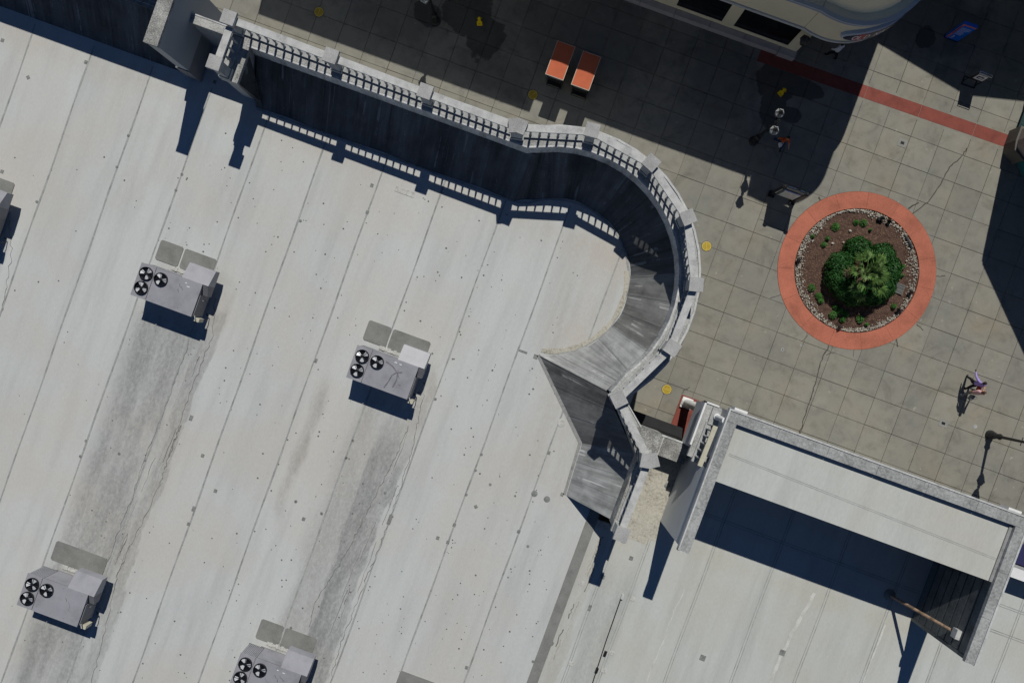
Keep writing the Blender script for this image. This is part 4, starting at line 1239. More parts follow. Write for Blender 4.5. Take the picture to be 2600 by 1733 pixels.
for ch in 'OLD NAVY':
    if ch == ' ':
        a_ += 3.0; continue
    bm = BM()
    for (x0, y0), (x1, y1) in LET[ch]:
        n_ = 2
        dx, dy = x1 - x0, (y1 - y0) * 1.0
        L_ = math.hypot(dx * 0.21, dy * 0.38)
        nx, ny = -dy * 0.38 / L_ * 0.028, dx * 0.21 / L_ * 0.028
        q = []
        for (x, y, s) in ((x0, y0, 1), (x1, y1, 1), (x1, y1, -1), (x0, y0, -1)):
            q.append(wrap(a_ + (x * 0.21 + nx * s) / RR * 57.3, 4.72 + y * 0.38 + ny * s, 0.20))
        f = bm.faces.new([bm.verts.new(p) for p in q])
    obj('letter', bm, M_PRINT, sign, fix=False)
    a_ += 5.3
# second sign on the side, seen edge-on
oval2(-8, 7.2, 14, 0.5, -0.42, -0.30, MATS['pale_blue_sign_rim'], 'side_sign', shop)
oval2(-8, 7.2, 13, 0.42, -0.35, -0.285, M_NAVY, 'side_sign_face', shop)
# wall lantern beside the entrance
wl = thing('wall_lantern', 'black hexagonal wall lantern on the cream pillar by the corner store entrance', 'lantern', (8.62, 19.4, 2.2))
bm = BM(); lathe(bm, [(0.05, 2.05), (0.13, 2.2), (0.24, 2.55), (0.29, 2.6), (0.2, 2.72), (0.05, 2.85), (0.02, 2.95)], 6, 8.62, 19.12); obj('lantern_body', bm, M_IRON, wl)
bm = BM(); tube(bm, [(8.62, 19.12, 2.1), (8.62, 19.25, 1.95), (8.62, 19.55, 2.1)], 0.03, 6); obj('arm', bm, M_IRON, wl)

# ---------------------------------------------------------------- store at the right edge, chamfered corner
rs = thing('chamfered_store', 'taupe store corner with teal glass at the right edge of the photo', 'building', (25, 22, 0))
bm = BM(); prism(bm, [(21.5, 18.85), (21.6, 18.35), (22.28, 17.95), (23.2, 18.9), (23.2, 19.65), (21.5, 19.65)], 0.0, 0.9); obj('plinth', bm, M_DKSTONE, rs)
bm = BM(); prism(bm, [(21.6, 18.86), (21.68, 18.5), (22.24, 18.1), (23.0, 18.9), (23.0, 19.5), (21.6, 19.5)], 0.901, 7.0); obj('corner_pillar', bm, M_TAUPE, rs)
bm = BM(); box(bm, 21.75, 22.0, 19.52, 28.4, 0.25, 6.9); obj('side_window', bm, M_TEAL, rs)
for y in (19.55, 21.5, 23.5, 25.5, 27.5):
    bm = BM(); box(bm, 21.69, 21.80, y, y + 0.1, 0.0, 6.9); obj('window_frame', bm, M_WHITE, rs)
bm = BM(); prism(bm, [(22.3, 18.1), (26.5, 13.9), (26.7, 14.1), (22.5, 18.3)], 0.2, 6.9); obj('chamfer_window', bm, M_TEAL, rs)
for k in range(5):
    x, y = 22.3 + 1.0 * k, 18.1 - 1.0 * k
    bm = BM(); prism(bm, [(x - 0.03, y - 0.03), (x + 0.05, y - 0.11), (x + 0.12, y - 0.04), (x + 0.04, y + 0.04)], 0.0, 6.9); obj('window_frame', bm, M_TEAL, rs)
bm = BM(); prism(bm, [(21.75, 18.4), (22.1, 18.05), (26.45, 13.7), (33, 13.7), (33, 28.5), (21.75, 28.5)], 6.901, 7.05); obj('roof', bm, M_ROOF2, rs)
bm = BM(); prism(bm, [(21.25, 23.0), (21.76, 22.6), (21.76, 28.5), (21.25, 28.5)], 5.4, 7.06); obj('projecting_parapet', bm, M_TAUPE, rs)

# ---------------------------------------------------------------- gabled store beyond the top right corner
gs = thing('gabled_store', 'gabled store standing beyond the upper right corner', 'building', (17, 32, 0))
bm = BM(); V_ = [(11.0, 7.6), (17.3, 9.0), (20.8, 8.0)]
a = [bm.verts.new((11.0, 28.5, 0)), bm.verts.new((21.2, 28.5, 0)), bm.verts.new((21.2, 28.5, 8.0)), bm.verts.new((17.4, 28.5, 9.05)), bm.verts.new((11.0, 28.5, 7.6))]
b = [bm.verts.new((v.co.x, 36, v.co.z)) for v in a]
bm.faces.new(a); bm.faces.new(list(reversed(b)))
for k in range(5): bm.faces.new((a[k], a[(k + 1) % 5], b[(k + 1) % 5], b[k]))
obj('body', bm, M_CREAM, gs)
# ---------------------------------------------------------------- round planting bed
bed = thing('round_planter', 'round planting bed with broad terracotta ring, pale pebble border and bark mulch', 'planter', (PC.x, PC.y, 0))
nseg = 15
for k in range(nseg):
    a0, a1 = 2 * math.pi * k / nseg + 0.1 + 0.0011, 2 * math.pi * (k + 1) / nseg + 0.1 - 0.0011
    bm = BM()
    out, inn = [], []
    for q in range(7):
        a = a0 + (a1 - a0) * q / 6
        out.append((PC.x + PR_OUT * math.cos(a), PC.y + PR_OUT * math.sin(a)))
        inn.append((PC.x + PR_IN * math.cos(a), PC.y + PR_IN * math.sin(a)))
    prism(bm, out + inn[::-1], -0.1, 0.012)
    obj('ring_segment', bm, M_TERRA, bed)
bm = BM()
nr, na = 16, 72
rings = []
def soil_z(x, y):
    return -0.05 + 0.10 * max(0, 1 - (math.hypot(x, y) / 3.3) ** 2) + 0.02 * math.sin(x * 2.1 + 1) * math.sin(y * 1.7)
for i in range(1, nr + 1):
    r = (PR_IN - 0.005) * i / nr
    rings.append([bm.verts.new((PC.x + r * math.cos(2 * math.pi * k / na), PC.y + r * math.sin(2 * math.pi * k / na), soil_z(r * math.cos(2 * math.pi * k / na), r * math.sin(2 * math.pi * k / na)))) for k in range(na)])
c = bm.verts.new((PC.x, PC.y, soil_z(0, 0)))
for k in range(na): bm.faces.new((c, rings[0][k], rings[0][(k + 1) % na]))
for a, b in zip(rings, rings[1:]):
    for k in range(na): bm.faces.new((a[k], b[k], b[(k + 1) % na], a[(k + 1) % na]))
obj('mulch_bed', bm, M_MULCH, bed, smooth=True)
rnd = random.Random(5)
bm = BM()
for k in range(4200):
    r, a = (PR_IN - 0.4) * math.sqrt(rnd.random()), rnd.uniform(0, 2 * math.pi)
    x, y = r * math.cos(a), r * math.sin(a)
    l, w, t = rnd.uniform(0.02, 0.055), rnd.uniform(0.008, 0.02), rnd.uniform(0, math.pi)
    z = soil_z(x, y) + rnd.uniform(0.005, 0.02)
    cx, sx = math.cos(t), math.sin(t)
    tilt = rnd.uniform(-0.02, 0.02)
    poly(bm, [(PC.x + x + cx * l - sx * w, PC.y + y + sx * l + cx * w, z + tilt), (PC.x + x - cx * l - sx * w, PC.y + y - sx * l + cx * w, z - tilt), (PC.x + x - cx * l + sx * w, PC.y + y - sx * l - cx * w, z - tilt), (PC.x + x + cx * l + sx * w, PC.y + y + sx * l - cx * w, z + tilt)])
obj('bark_chips', bm, M_CHIP, bed, kind='stuff')
bm = BM()
phi = 1.618
ICO = [Vector(v).normalized() for v in ((-1, phi, 0), (1, phi, 0), (-1, -phi, 0), (1, -phi, 0), (0, -1, phi), (0, 1, phi), (0, -1, -phi), (0, 1, -phi), (phi, 0, -1), (phi, 0, 1), (-phi, 0, -1), (-phi, 0, 1))]
ICF = ((0, 11, 5), (0, 5, 1), (0, 1, 7), (0, 7, 10), (0, 10, 11), (1, 5, 9), (5, 11, 4), (11, 10, 2), (10, 7, 6), (7, 1, 8), (3, 9, 4), (3, 4, 2), (3, 2, 6), (3, 6, 8), (3, 8, 9), (4, 9, 5), (2, 4, 11), (6, 2, 10), (8, 6, 7), (9, 8, 1))
for k in range(1900):
    a = rnd.uniform(0, 2 * math.pi)
    wd = 0.34 + 0.16 * math.sin(a * 2 + 0.6) + 0.10 * math.sin(a * 5)
    r = PR_IN - 0.06 - abs(rnd.gauss(0, 0.5)) * wd
    if r < PR_IN - 0.06 - wd * 1.3: continue
    s = rnd.uniform(0.028, 0.06)
    sc = Vector((rnd.uniform(0.8, 1.4), rnd.uniform(0.7, 1.1), rnd.uniform(0.5, 0.8))) * s
    rot = Euler((rnd.uniform(0, 3), rnd.uniform(0, 3), rnd.uniform(0, 3))).to_matrix()
    ctr = Vector((PC.x + r * math.cos(a), PC.y + r * math.sin(a), soil_z(r * math.cos(a), r * math.sin(a)) + rnd.uniform(0.0, 0.05)))
    vs_ = [bm.verts.new(ctr + rot @ Vector((v.x * sc.x, v.y * sc.y, v.z * sc.z)) * rnd.uniform(0.85, 1.1)) for v in ICO]
    for f in ICF: bm.faces.new([vs_[i] for i in f])
obj('pebbles', bm, M_ROCK, bed, smooth=True, kind='stuff')
ZP = lambda x, y: (1980 + x / 3.92, 480 + y / 3.92)
# steel drain grate
p = at(*ZP(1175, 985), 0.02)
gr = thing('drain_grate', 'rectangular slotted drain grate at the edge of the shrubs', 'grate', (p.x, p.y, 0.0), R(-2), local=True)
bm = BM(); box(bm, -0.33, 0.33, -0.27, 0.27, 0.0, 0.03); obj('tray', bm, M_IRON, gr)
for k in range(12):
    x = -0.31 + 0.056 * k
    bm = BM(); box(bm, x, x + 0.022, -0.27, 0.27, 0.03, 0.06); obj('bar', bm, M_PAD, gr)
for y in (-0.27, -0.09, 0.09, 0.25):
    bm = BM(); box(bm, -0.33, 0.33, y, y + 0.022, 0.058, 0.066); obj('cross_bar', bm, M_PAD, gr)
# spotlights
SPL = [((1010, 290), 'black square-headed spotlight in the pebbles at the top of the bed'), ((1092, 318), 'round black spotlight just right of the square-headed one'), ((180, 715), 'black spotlight at the left edge of the pebble border'),
       ((1302, 1020), 'round black spotlight in the pebbles beside the drain grate'), ((590, 1372), 'black spotlight at the bottom of the pebble border'), ((1185, 1205), 'black spotlight at the lower right of the pebble border')]
for k, (q, lab) in enumerate(SPL):
    p = at(*ZP(*q), 0.1)
    s = thing('spotlight', lab, 'spotlight', (p.x, p.y, 0.0), R(rnd.uniform(0, 360)), 'spotlights around the bed', local=True)
    bm = BM(); tube(bm, [(0, 0, -0.05), (0, 0, 0.14)], 0.022, 8); obj('stake', bm, M_IRON, s)
    bm = BM()
    tube(bm, [(-0.07, 0, 0.12), (-0.02, 0, 0.15), (0.09, 0, 0.22)], [0.06, 0.095, 0.11], 12); obj('head', bm, M_IRON, s)
    bm = BM(); tube(bm, [(0.088, 0, 0.219), (0.094, 0, 0.223)], [0.085, 0.085], 12); obj('lens', bm, M_GLASS, s)
    if k in (0, 2, 5):
        bm = BM(); box(bm, -0.2, -0.04, -0.06, 0.06, 0.02, 0.16); obj('ballast_box', bm, M_IRON, s)
p = at(*ZP(1280, 530), 0.04)
bm = BM(); tube(bm, [(p.x + 0.33, p.y - 0.28, 0.03), (p.x + 0.1, p.y - 0.04, 0.07), (p.x - 0.3, p.y + 0.3, 0.05)], [0.03, 0.075, 0.05], 7)
tag(obj('flat_edging_stone', bm, mottled('slate', (0.07, 0.075, 0.08), 0.2)), 'long dark stone lying in the pebbles at the upper right of the bed', 'stone')
for q in ((632, 530), (700, 415), (525, 540), (1262, 715), (452, 885)):
    p = at(*ZP(*q), 0.05)
    bm = BM(); sc = rnd.uniform(0.05, 0.08)
    vs_ = [bm.verts.new(Vector((p.x, p.y, 0.06)) + Vector((v.x * sc * 1.2, v.y * sc, v.z * sc * 0.6)) * rnd.uniform(0.8, 1.15)) for v in ICO]
    for f in ICF: bm.faces.new([vs_[i] for i in f])
    obj('stray_pebble', bm, M_ROCK, bed)

# clipped shrubs
def leaf_ball(bm, c, rx, ry, rz, n, rnd, size=(0.035, 0.07), shell=0.75):
    for _ in range(n):
        d = Vector((rnd.gauss(0, 1), rnd.gauss(0, 1), rnd.gauss(0, 1))).normalized()
        if d.z < -0.55: continue
        rr = shell + (1.03 - shell) * math.sqrt(rnd.random())
        lump = 1 + 0.06 * math.sin(d.x * 7 + c[0] * 3) * math.sin(d.y * 6 + c[1] * 5) + 0.06 * math.sin(d.z * 9 + c[0])
        p = Vector((c[0] + d.x * rx * rr * lump, c[1] + d.y * ry * rr * lump, max(0.03, c[2] + d.z * rz * rr * lump)))
        nrm = (d + Vector((rnd.gauss(0, .55), rnd.gauss(0, .55), rnd.gauss(0, .55)))).normalized()
        t = nrm.orthogonal().normalized()
        t = (Matrix.Rotation(rnd.uniform(0, 6.28), 3, nrm) @ t)
        s = nrm.cross(t)
        l, w = rnd.uniform(*size), rnd.uniform(*size) * 0.55
        poly(bm, [p - t * l, p + s * w, p + t * l, p - s * w])
ZH = lambda x, y: (2090 + x / 7.467, 590 + y / 7.467)
LOB = [((690, 330), 0.62, 0.6, 0.85, 'topmost shrub of the clump'), ((1130, 450), 0.58, 0.62, 0.85, 'shrub at the upper right of the clump'), ((370, 620), 0.66, 0.62, 0.9, 'shrub at the upper left of the clump'),
       ((330, 900), 0.64, 0.6, 0.95, 'leftmost shrub of the clump'), ((430, 1080), 0.52, 0.5, 0.85, 'shrub at the lower left of the clump'), ((600, 1190), 0.6, 0.5, 0.85, 'bottom left shrub of the clump'),
       ((890, 1190), 0.56, 0.46, 0.8, 'bottom middle shrub of the clump'), ((1130, 1030), 0.6, 0.58, 0.85, 'shrub of the clump beside the drain grate'), ((1270, 760), 0.5, 0.72, 0.85, 'rightmost shrub of the clump')]
for k, (q, rx, ry, hz, lab) in enumerate(LOB):
    p = at(*ZH(*q), hz * 0.6)
    s = thing('box_shrub', 'dense dark green ' + lab + ' around the palm', 'shrub', (p.x, p.y, 0.0), 0, 'clipped shrubs around the palm')
    bm = BM(); leaf_ball(bm, (p.x, p.y, hz * 0.45), rx * 1.2, ry * 1.2, hz * 0.68, 5000, random.Random(100 + k)); obj('crown', bm, M_HEDGE, s, fix=False)
    bm = BM()
    rows_ = 6
    lathe(bm, [(0.75 * math.sin(R(20 + 27 * i)), hz * 0.42 - 0.75 * hz * 0.55 * math.cos(R(20 + 27 * i))) for i in range(rows_)], 14)
    bmesh.ops.scale(bm, vec=(rx, ry, 1.0), verts=bm.verts); bmesh.ops.translate(bm, vec=(p.x, p.y, 0), verts=bm.verts)
    obj('dark_core', bm, M_HCORE, s, smooth=True)  # solid dark core closing the gaps between the leaves
    bm = BM(); tube(bm, [(p.x, p.y, -0.03), (p.x + 0.02, p.y, hz * 0.4)], [0.05, 0.03], 7); obj('stem', bm, M_BARK, s)
# fan palm
pp = at(2199, 694, 1.25)
palm = thing('fan_palm', 'low fan palm with stiff grey-green leaves in the middle of the shrubs', 'palm', (pp.x, pp.y, 0.0), local=True)
bm = BM(); tube(bm, [(0, 0, -0.05), (0.01, 0, 0.4), (0.0, 0.01, 1.0)], [0.17, 0.15, 0.12], 10); obj('trunk', bm, M_BARK, palm)
def frond(rnd, L, fan, dry=False):
    bm = BM()
    # stalk along +x, rising; the folded fan at its end
    pts = [Vector((0.05 + L * t, 0, 0.05 + 0.16 * math.sin(t * 1.6))) for t in (0, 0.35, 0.7, 1.0)]
    tube(bm, pts, [0.02, 0.015, 0.012, 0.01], 5)
    hub = pts[-1]
    nl = 17
    for k in range(nl):
        a = R(-80 + 160 * k / (nl - 1)) * rnd.uniform(0.96, 1.04)
        ln = fan * (0.66 + 0.34 * math.cos(a)) * rnd.uniform(0.85, 1.1)
        d = Vector((math.cos(a), math.sin(a), 0.22 * abs(math.sin(a))))
        s = Vector((-math.sin(a), math.cos(a), 0))
        w = 0.023
        droop = -0.30 * ln * rnd.uniform(0.3, 1.6)
        m1 = hub + d * ln * 0.5
        tip = hub + d * ln + Vector((0, 0, droop)) + s * rnd.uniform(-0.05, 0.05)
        q0 = bm.verts.new(hub)
        q2, q3 = bm.verts.new(m1 + s * w + Vector((0, 0, 0.012))), bm.verts.new(m1 - s * w + Vector((0, 0, 0.012)))
        qm, q4 = bm.verts.new(m1 + Vector((0, 0, -0.014))), bm.verts.new(tip)
        bm.faces.new((q0, q2, qm)); bm.faces.new((q0, qm, q3)); bm.faces.new((q2, q4, qm)); bm.faces.new((qm, q4, q3))
    me = bpy.data.meshes.new('frond'); bm.to_mesh(me); bm.free()
    me.materials.append(M_PALMD if dry else M_PALM)
    return me
fr = random.Random(9)
FM = [frond(fr, 0.62, 0.46), frond(fr, 0.5, 0.42), frond(fr, 0.7, 0.44), frond(fr, 0.5, 0.36, True)]
for k in range(25):
    lvl = k / 24
    o = link('frond', FM[3] if k in (4, 9) else FM[k % 3], None, palm)
    a = k * 2.39996 + fr.uniform(-0.25, 0.25)
    up = R(-12 + 74 * lvl ** 1.2) + fr.uniform(-0.12, 0.12)
    o.location = (0, 0, 1.0 + 0.28 * lvl)
    o.rotation_euler = Euler((fr.uniform(-0.45, 0.45), -up, a), 'XYZ')
    s = fr.uniform(1.25, 1.55) * (1 - 0.25 * lvl)
    o.scale = (s, s, s)
# small bright plants
PLANTS = [(560, 375, 45), (765, 330, 30), (838, 335, 38), (480, 490, 25), (445, 550, 30), (330, 470, 20), (322, 980, 40), (392, 1062, 36), (412, 1108, 30), (555, 1170, 28), (535, 1250, 42), (600, 1210, 42), (660, 1240, 36),
          (630, 1295, 32), (805, 1290, 44), (870, 1345, 18), (1140, 1165, 28), (1025, 1120, 24), (1230, 770, 22), (905, 405, 14), (1225, 860, 14)]
used = set()
for k, (x, y, s) in enumerate(PLANTS):
    p = at(*ZP(x, y), 0.12)
    r = s / 3.92 * 0.0219 * 0.92
    dx, dy = x - 765, y - 815
    hour = (math.degrees(math.atan2(dx, -dy)) / 30) % 12
    hh = int(round(hour * 2)) / 2
    names = {0: 'twelve', 1: 'one', 2: 'two', 3: 'three', 4: 'four', 5: 'five', 6: 'six', 7: 'seven', 8: 'eight', 9: 'nine', 10: 'ten', 11: 'eleven'}
    pos_ = (names[int(hh) % 12] + " o'clock") if hh == int(hh) else ('half past ' + names[int(hh) % 12])
    size = 'larger' if s > 38 else ('small' if s > 21 else 'tiny')
    lab = '%s leafy green plant in the mulch at about %s in the bed' % (size, pos_)
    if lab in used: lab = lab.replace('leafy green plant in the mulch', 'green plant ' + ('near the pebbles' if math.hypot(dx, dy) > 480 else 'near the shrubs'))
    used.add(lab)
    s_ = thing('bedding_plant', lab, 'plant', (p.x, p.y, 0.02), 0, 'small plants in the round bed')
    rp = random.Random(300 + k)
    bm = BM()
    for q in range(int(60 + s * 4)):
        a, rr = rp.uniform(0, 6.28), r * math.sqrt(rp.random())
        c_ = Vector((p.x + rr * math.cos(a), p.y + rr * math.sin(a), 0.06 + rp.uniform(0.02, 0.20) * (1.1 - rr / r)))
        nrm = Vector((rp.gauss(0, .5), rp.gauss(0, .5), 1)).normalized()
        t = Matrix.Rotation(rp.uniform(0, 6.28), 3, nrm) @ nrm.orthogonal().normalized(); sd = nrm.cross(t)
        l, w = rp.uniform(0.025, 0.05), rp.uniform(0.014, 0.026)
        poly(bm, [c_ - t * l, c_ + sd * w, c_ + t * l, c_ - sd * w])
    obj('leaves', bm, M_FRESH, s_, fix=False)
    bm = BM(); tube(bm, [(p.x, p.y, 0.0), (p.x, p.y + 0.01, 0.1)], 0.012, 5); obj('stem', bm, M_BARK, s_)
# ---------------------------------------------------------------- street lamps
def make_lamp():
    e = thing('street_lamp', 'x', 'street lamp', (0, 0, 0), local=True, group='two-lantern street lamps')
    bm = BM(); lathe(bm, [(0.26, 0.0), (0.26, 0.12), (0.22, 0.16), (0.2, 0.35), (0.15, 0.45), (0.14, 0.75), (0.17, 0.8), (0.11, 0.9)], 14); obj('base', bm, M_IRON, e, smooth=False)
    bm = BM(); lathe(bm, [(0.085, 0.9), (0.075, 2.0), (0.06, 3.3), (0.085, 3.32), (0.085, 3.4), (0.05, 3.45), (0.05, 3.6), (0.08, 3.66), (0.06, 3.74), (0.015, 3.8)], 12); obj('pole', bm, M_IRON, e)
    bm = BM(); tube(bm, [(0, -0.45, 3.05), (0, -0.3, 3.22), (0, 0, 3.3), (0, 0.3, 3.22), (0, 0.45, 3.05)], 0.032, 8); obj('crossarm', bm, M_IRON, e)
    bm = BM(); tube(bm, [(0, -0.22, 2.4), (0, 0.22, 2.4)], 0.02, 6); obj('ladder_bar', bm, M_IRON, e)
    for s in (-1, 1):
        y = 0.45 * s
        bm = BM(); lathe(bm, [(0.05, 3.03), (0.11, 3.1), (0.12, 3.14)], 6, 0, y); L = obj('lantern', bm, M_IRON, e)
        bm = BM(); lathe(bm, [(0.125, 3.14), (0.215, 3.5)], 6, 0, y); obj('glass', bm, M_FROST, L)
        bm = BM(); lathe(bm, [(0.215, 3.5), (0.215, 3.52), (0.13, 3.61)], 6, 0, y); obj('glass_roof', bm, M_FROSTD, L)
        bm = BM(); lathe(bm, [(0.24, 3.47), (0.245, 3.5), (0.216, 3.525)], 6, 0, y); obj('rim', bm, M_FROST, L)
        bm = BM(); lathe(bm, [(0.135, 3.62), (0.11, 3.68), (0.05, 3.72), (0.02, 3.82)], 6, 0, y); obj('finial', bm, M_IRON, L)
        for k in range(6):
            a = R(60 * k)
            c, s_ = math.cos(a), math.sin(a)
            bm = BM(); tube(bm, [(0.125 * c, y + 0.125 * s_, 3.14), (0.222 * c, y + 0.222 * s_, 3.5), (0.24 * c, y + 0.24 * s_, 3.52), (0.135 * c, y + 0.135 * s_, 3.63)], 0.012, 4); obj('glazing_bar', bm, M_FROST if k % 2 else M_IRON, L)
    return e
lamp0 = make_lamp()
LLAB = ['black lamp post with two lanterns beside the person in orange', 'black lamp post cut by the top edge left of the yellow sign', 'black lamp post at the right edge with its long shadow on sunny paving']
for k, (pos, rz) in enumerate((((8.5, 14.36, 0), 3), ((at(1107, 55).x, at(1107, 55).y, 0), 0), ((26.35, 3.61, 0), 2))):
    l = lamp0 if k == 0 else copy_tree(lamp0)
    l.location = pos; l.rotation_euler = (0, 0, R(rz)); l['label'] = LLAB[k]

# ---------------------------------------------------------------- yellow round covers
CL = ['round yellow cover in the shade at the upper left of the plaza', 'round yellow cover below the orange-roofed carts', 'round yellow cover close to the right of the turret', 'round yellow cover by the red porch floor']
cov0 = None
for k, (px, py, rz) in enumerate(((810, 31, 70), (1353, 241, 40), (1794, 625, 90), (1693, 988, -20))):
    p = at(px, py)
    if cov0 is None:
        e = cov0 = thing('valve_cover', 'x', 'cover', (0, 0, 0), local=True, group='yellow round covers in the paving')
        bm = BM(); lathe(bm, [(0.262, 0.0), (0.262, 0.014), (0.235, 0.018), (0.23, 0.012)], 28); obj('rim', bm, M_YELD, e)
        bm = BM(); lathe(bm, [(0.225, 0.0), (0.225, 0.0145), (0.1, 0.0147)], 28); obj('plate', bm, M_YEL, e)
        bm = BM(); box(bm, -0.235, 0.235, -0.012, 0.012, 0.0185, 0.021); obj('stripe', bm, M_YELD, e)
        for q in range(7):
            y = -0.18 + 0.06 * q; h = math.sqrt(0.2 ** 2 - y * y) if abs(y) < 0.2 else 0.05
            bm = BM(); box(bm, -h, h, y - 0.008, y + 0.008, 0.0147, 0.0165); obj('tread_rib', bm, M_YEL, e)
        bm = BM(); lathe(bm, [(0.29, -0.01), (0.29, 0.006), (0.265, 0.007)], 28); obj('surround', bm, M_CRACK, e)
    else:
        e = copy_tree(cov0)
    e.location = (p.x, p.y, 0.002); e.rotation_euler = (0, 0, R(rz + 20)); e['label'] = CL[k]

# ---------------------------------------------------------------- wet floor signs
def wet_sign(loc, rz, lab):
    e = thing('wet_floor_sign', lab, 'floor sign', loc, R(rz), 'yellow wet floor signs', local=True)
    for s in (-1, 1):
        bm = BM()
        pts = [(-0.15, 0.0), (0.15, 0.0), (0.145, 0.30), (0.09, 0.34), (0.055, 0.62), (-0.055, 0.62), (-0.09, 0.34), (-0.145, 0.30)]
        front = [bm.verts.new((x, s * (0.02 + 0.17 * (0.62 - z) / 0.62), z)) for x, z in pts]
        back = [bm.verts.new((x, s * (0.005 + 0.17 * (0.62 - z) / 0.62), z)) for x, z in pts]
        bm.faces.new(front); bm.faces.new(list(reversed(back)))
        for k in range(len(pts)): bm.faces.new((front[k], back[k], back[(k + 1) % len(pts)], front[(k + 1) % len(pts)]))
        p = obj('panel', bm, M_SIGNY, e)
        yy = lambda z: s * (0.0225 + 0.17 * (0.62 - z) / 0.62)
        for (x0, x1, z0, z1) in ((-0.07, 0.07, 0.10, 0.115), (-0.03, 0.05, 0.15, 0.165), (-0.05, 0.0, 0.185, 0.2), (-0.03, 0.03, 0.39, 0.41)):
            bm = BM(); poly(bm, [(x0, yy(z0), z0), (x1, yy(z0), z0), (x1, yy(z1), z1), (x0, yy(z1), z1)]); obj('warning_mark', bm, M_MARK, p, fix=False)
    bm = BM(); tube(bm, [(-0.06, 0, 0.6), (0.06, 0, 0.6)], 0.02, 6); obj('hinge', bm, M_SIGNY, e)
    return e
p = at(1218, 57); wet_sign((p.x, p.y, 0.0), 20, 'yellow wet floor sign on the wet patch at the top of the photo')
p = at(1984, 236); wet_sign((p.x, p.y, 0.0), -30, 'yellow wet floor sign just below the shaded red band')

# ---------------------------------------------------------------- two carts with orange roofs
def cart(loc, lab, dy=0.0):
    e = thing('vending_cart', lab, 'cart', loc, 0, 'orange-roofed carts', local=True)
    bm = BM(); box(bm, -0.42, 0.42, -0.75, 0.75, 0.18, 0.24); obj('chassis', bm, M_IRON, e)
    bm = BM(); box(bm, -0.40, 0.40, -0.55, 0.72, 0.24, 0.95); obj('cabinet', bm, M_BLACK, e)
    bm = BM(); box(bm, -0.43, 0.43, -0.60, 0.76, 0.951, 0.99); obj('counter', bm, M_CABD, e)
    for x in (-0.40, 0.40):
        for y in (-0.70, 0.70):
            bm = BM(); tube(bm, [(x, y, 0.24), (x, y, 2.26)], 0.022, 6); obj('post', bm, M_IRON, e)
            bm = BM(); tube(bm, [(x - 0.025, y * 1.02, 0.09), (x + 0.025, y * 1.02, 0.09)], 0.09, 12); obj('wheel', bm, M_IRON, e)
            bm = BM(); box(bm, x - 0.02, x + 0.02, y - 0.02, y + 0.02, 0.09, 0.18); obj('wheel_fork', bm, M_IRON, e)
    bm = BM(); tube(bm, [(-0.36, -0.75, 0.5), (-0.34, -0.95, 0.62), (0.34, -0.95, 0.62), (0.36, -0.75, 0.5)], 0.018, 6); obj('push_handle', bm, M_IRON, e)
    bm = BM(); prism(bm, [(-0.50, -0.93), (0.50, -0.93), (0.50, 0.93), (-0.50, 0.93)], 2.24, 2.30); obj('roof_frame', bm, M_TRIM, e)
    bm = BM()
    n = 8
    for k in range(n):
        y0, y1 = -0.90 + 1.8 * k / n, -0.90 + 1.8 * (k + 1) / n
        for j in range(4):
            x0, x1 = -0.47 + 0.94 * j / 4, -0.47 + 0.94 * (j + 1) / 4
            zz = lambda x, y: 2.305 + 0.03 * (1 - (x / 0.47) ** 2) * (1 - (y / 0.9) ** 2)
            poly(bm, [(x0, y0, zz(x0, y0)), (x1, y0, zz(x1, y0)), (x1, y1, zz(x1, y1)), (x0, y1, zz(x0, y1))])
    bmesh.ops.remove_doubles(bm, verts=bm.verts, dist=0.0005)
    obj('roof_canvas', bm, M_ORANGE, e, smooth=True)
    return e
c1 = cart((-2.90, 14.19, 0), 'cart with orange roof, the left of the pair')
c2 = cart((-1.44, 14.14, 0), 'cart with orange roof, the right of the pair')
for c_ in (c1, c2): c_.scale = (1.01, 1.01, 0.82)

# ---------------------------------------------------------------- signs on the plaza
s = thing('blue_totem_sign', 'blue upright sign with orange stripe and white lettering at the upper right', 'sign', (16.74, 23.32, 0), 0, local=True)
bm = BM(); box(bm, -0.37, 0.37, -0.085, 0.085, 0.0, 1.65); body = obj('slab', bm, M_BLUE, s)
bm = BM(); box(bm, -0.40, 0.40, -0.11, 0.11, 0.0, 0.05); obj('foot', bm, M_NAVY, s)
bm = BM(); box(bm, -0.34, -0.25, -0.089, -0.086, 0.12, 1.63); box(bm, -0.25, 0.36, -0.089, -0.086, 1.54, 1.63); obj('orange_stripe', bm, M_ORNG, body)
rq = random.Random(4)
for k in range(9):
    bm = BM(); z = 0.62 + 0.095 * k
    box(bm, -0.325, -0.27, -0.0925, -0.090, z, z + 0.06); obj('stripe_lettering', bm, M_MARK, body)
for k in range(9):
    z = 0.62 + 0.085 * k
    bm = BM(); box(bm, -0.2, -0.2 + rq.uniform(0.3, 0.52), -0.089, -0.086, z, z + 0.022); obj('text_line', bm, M_PRINT, body)
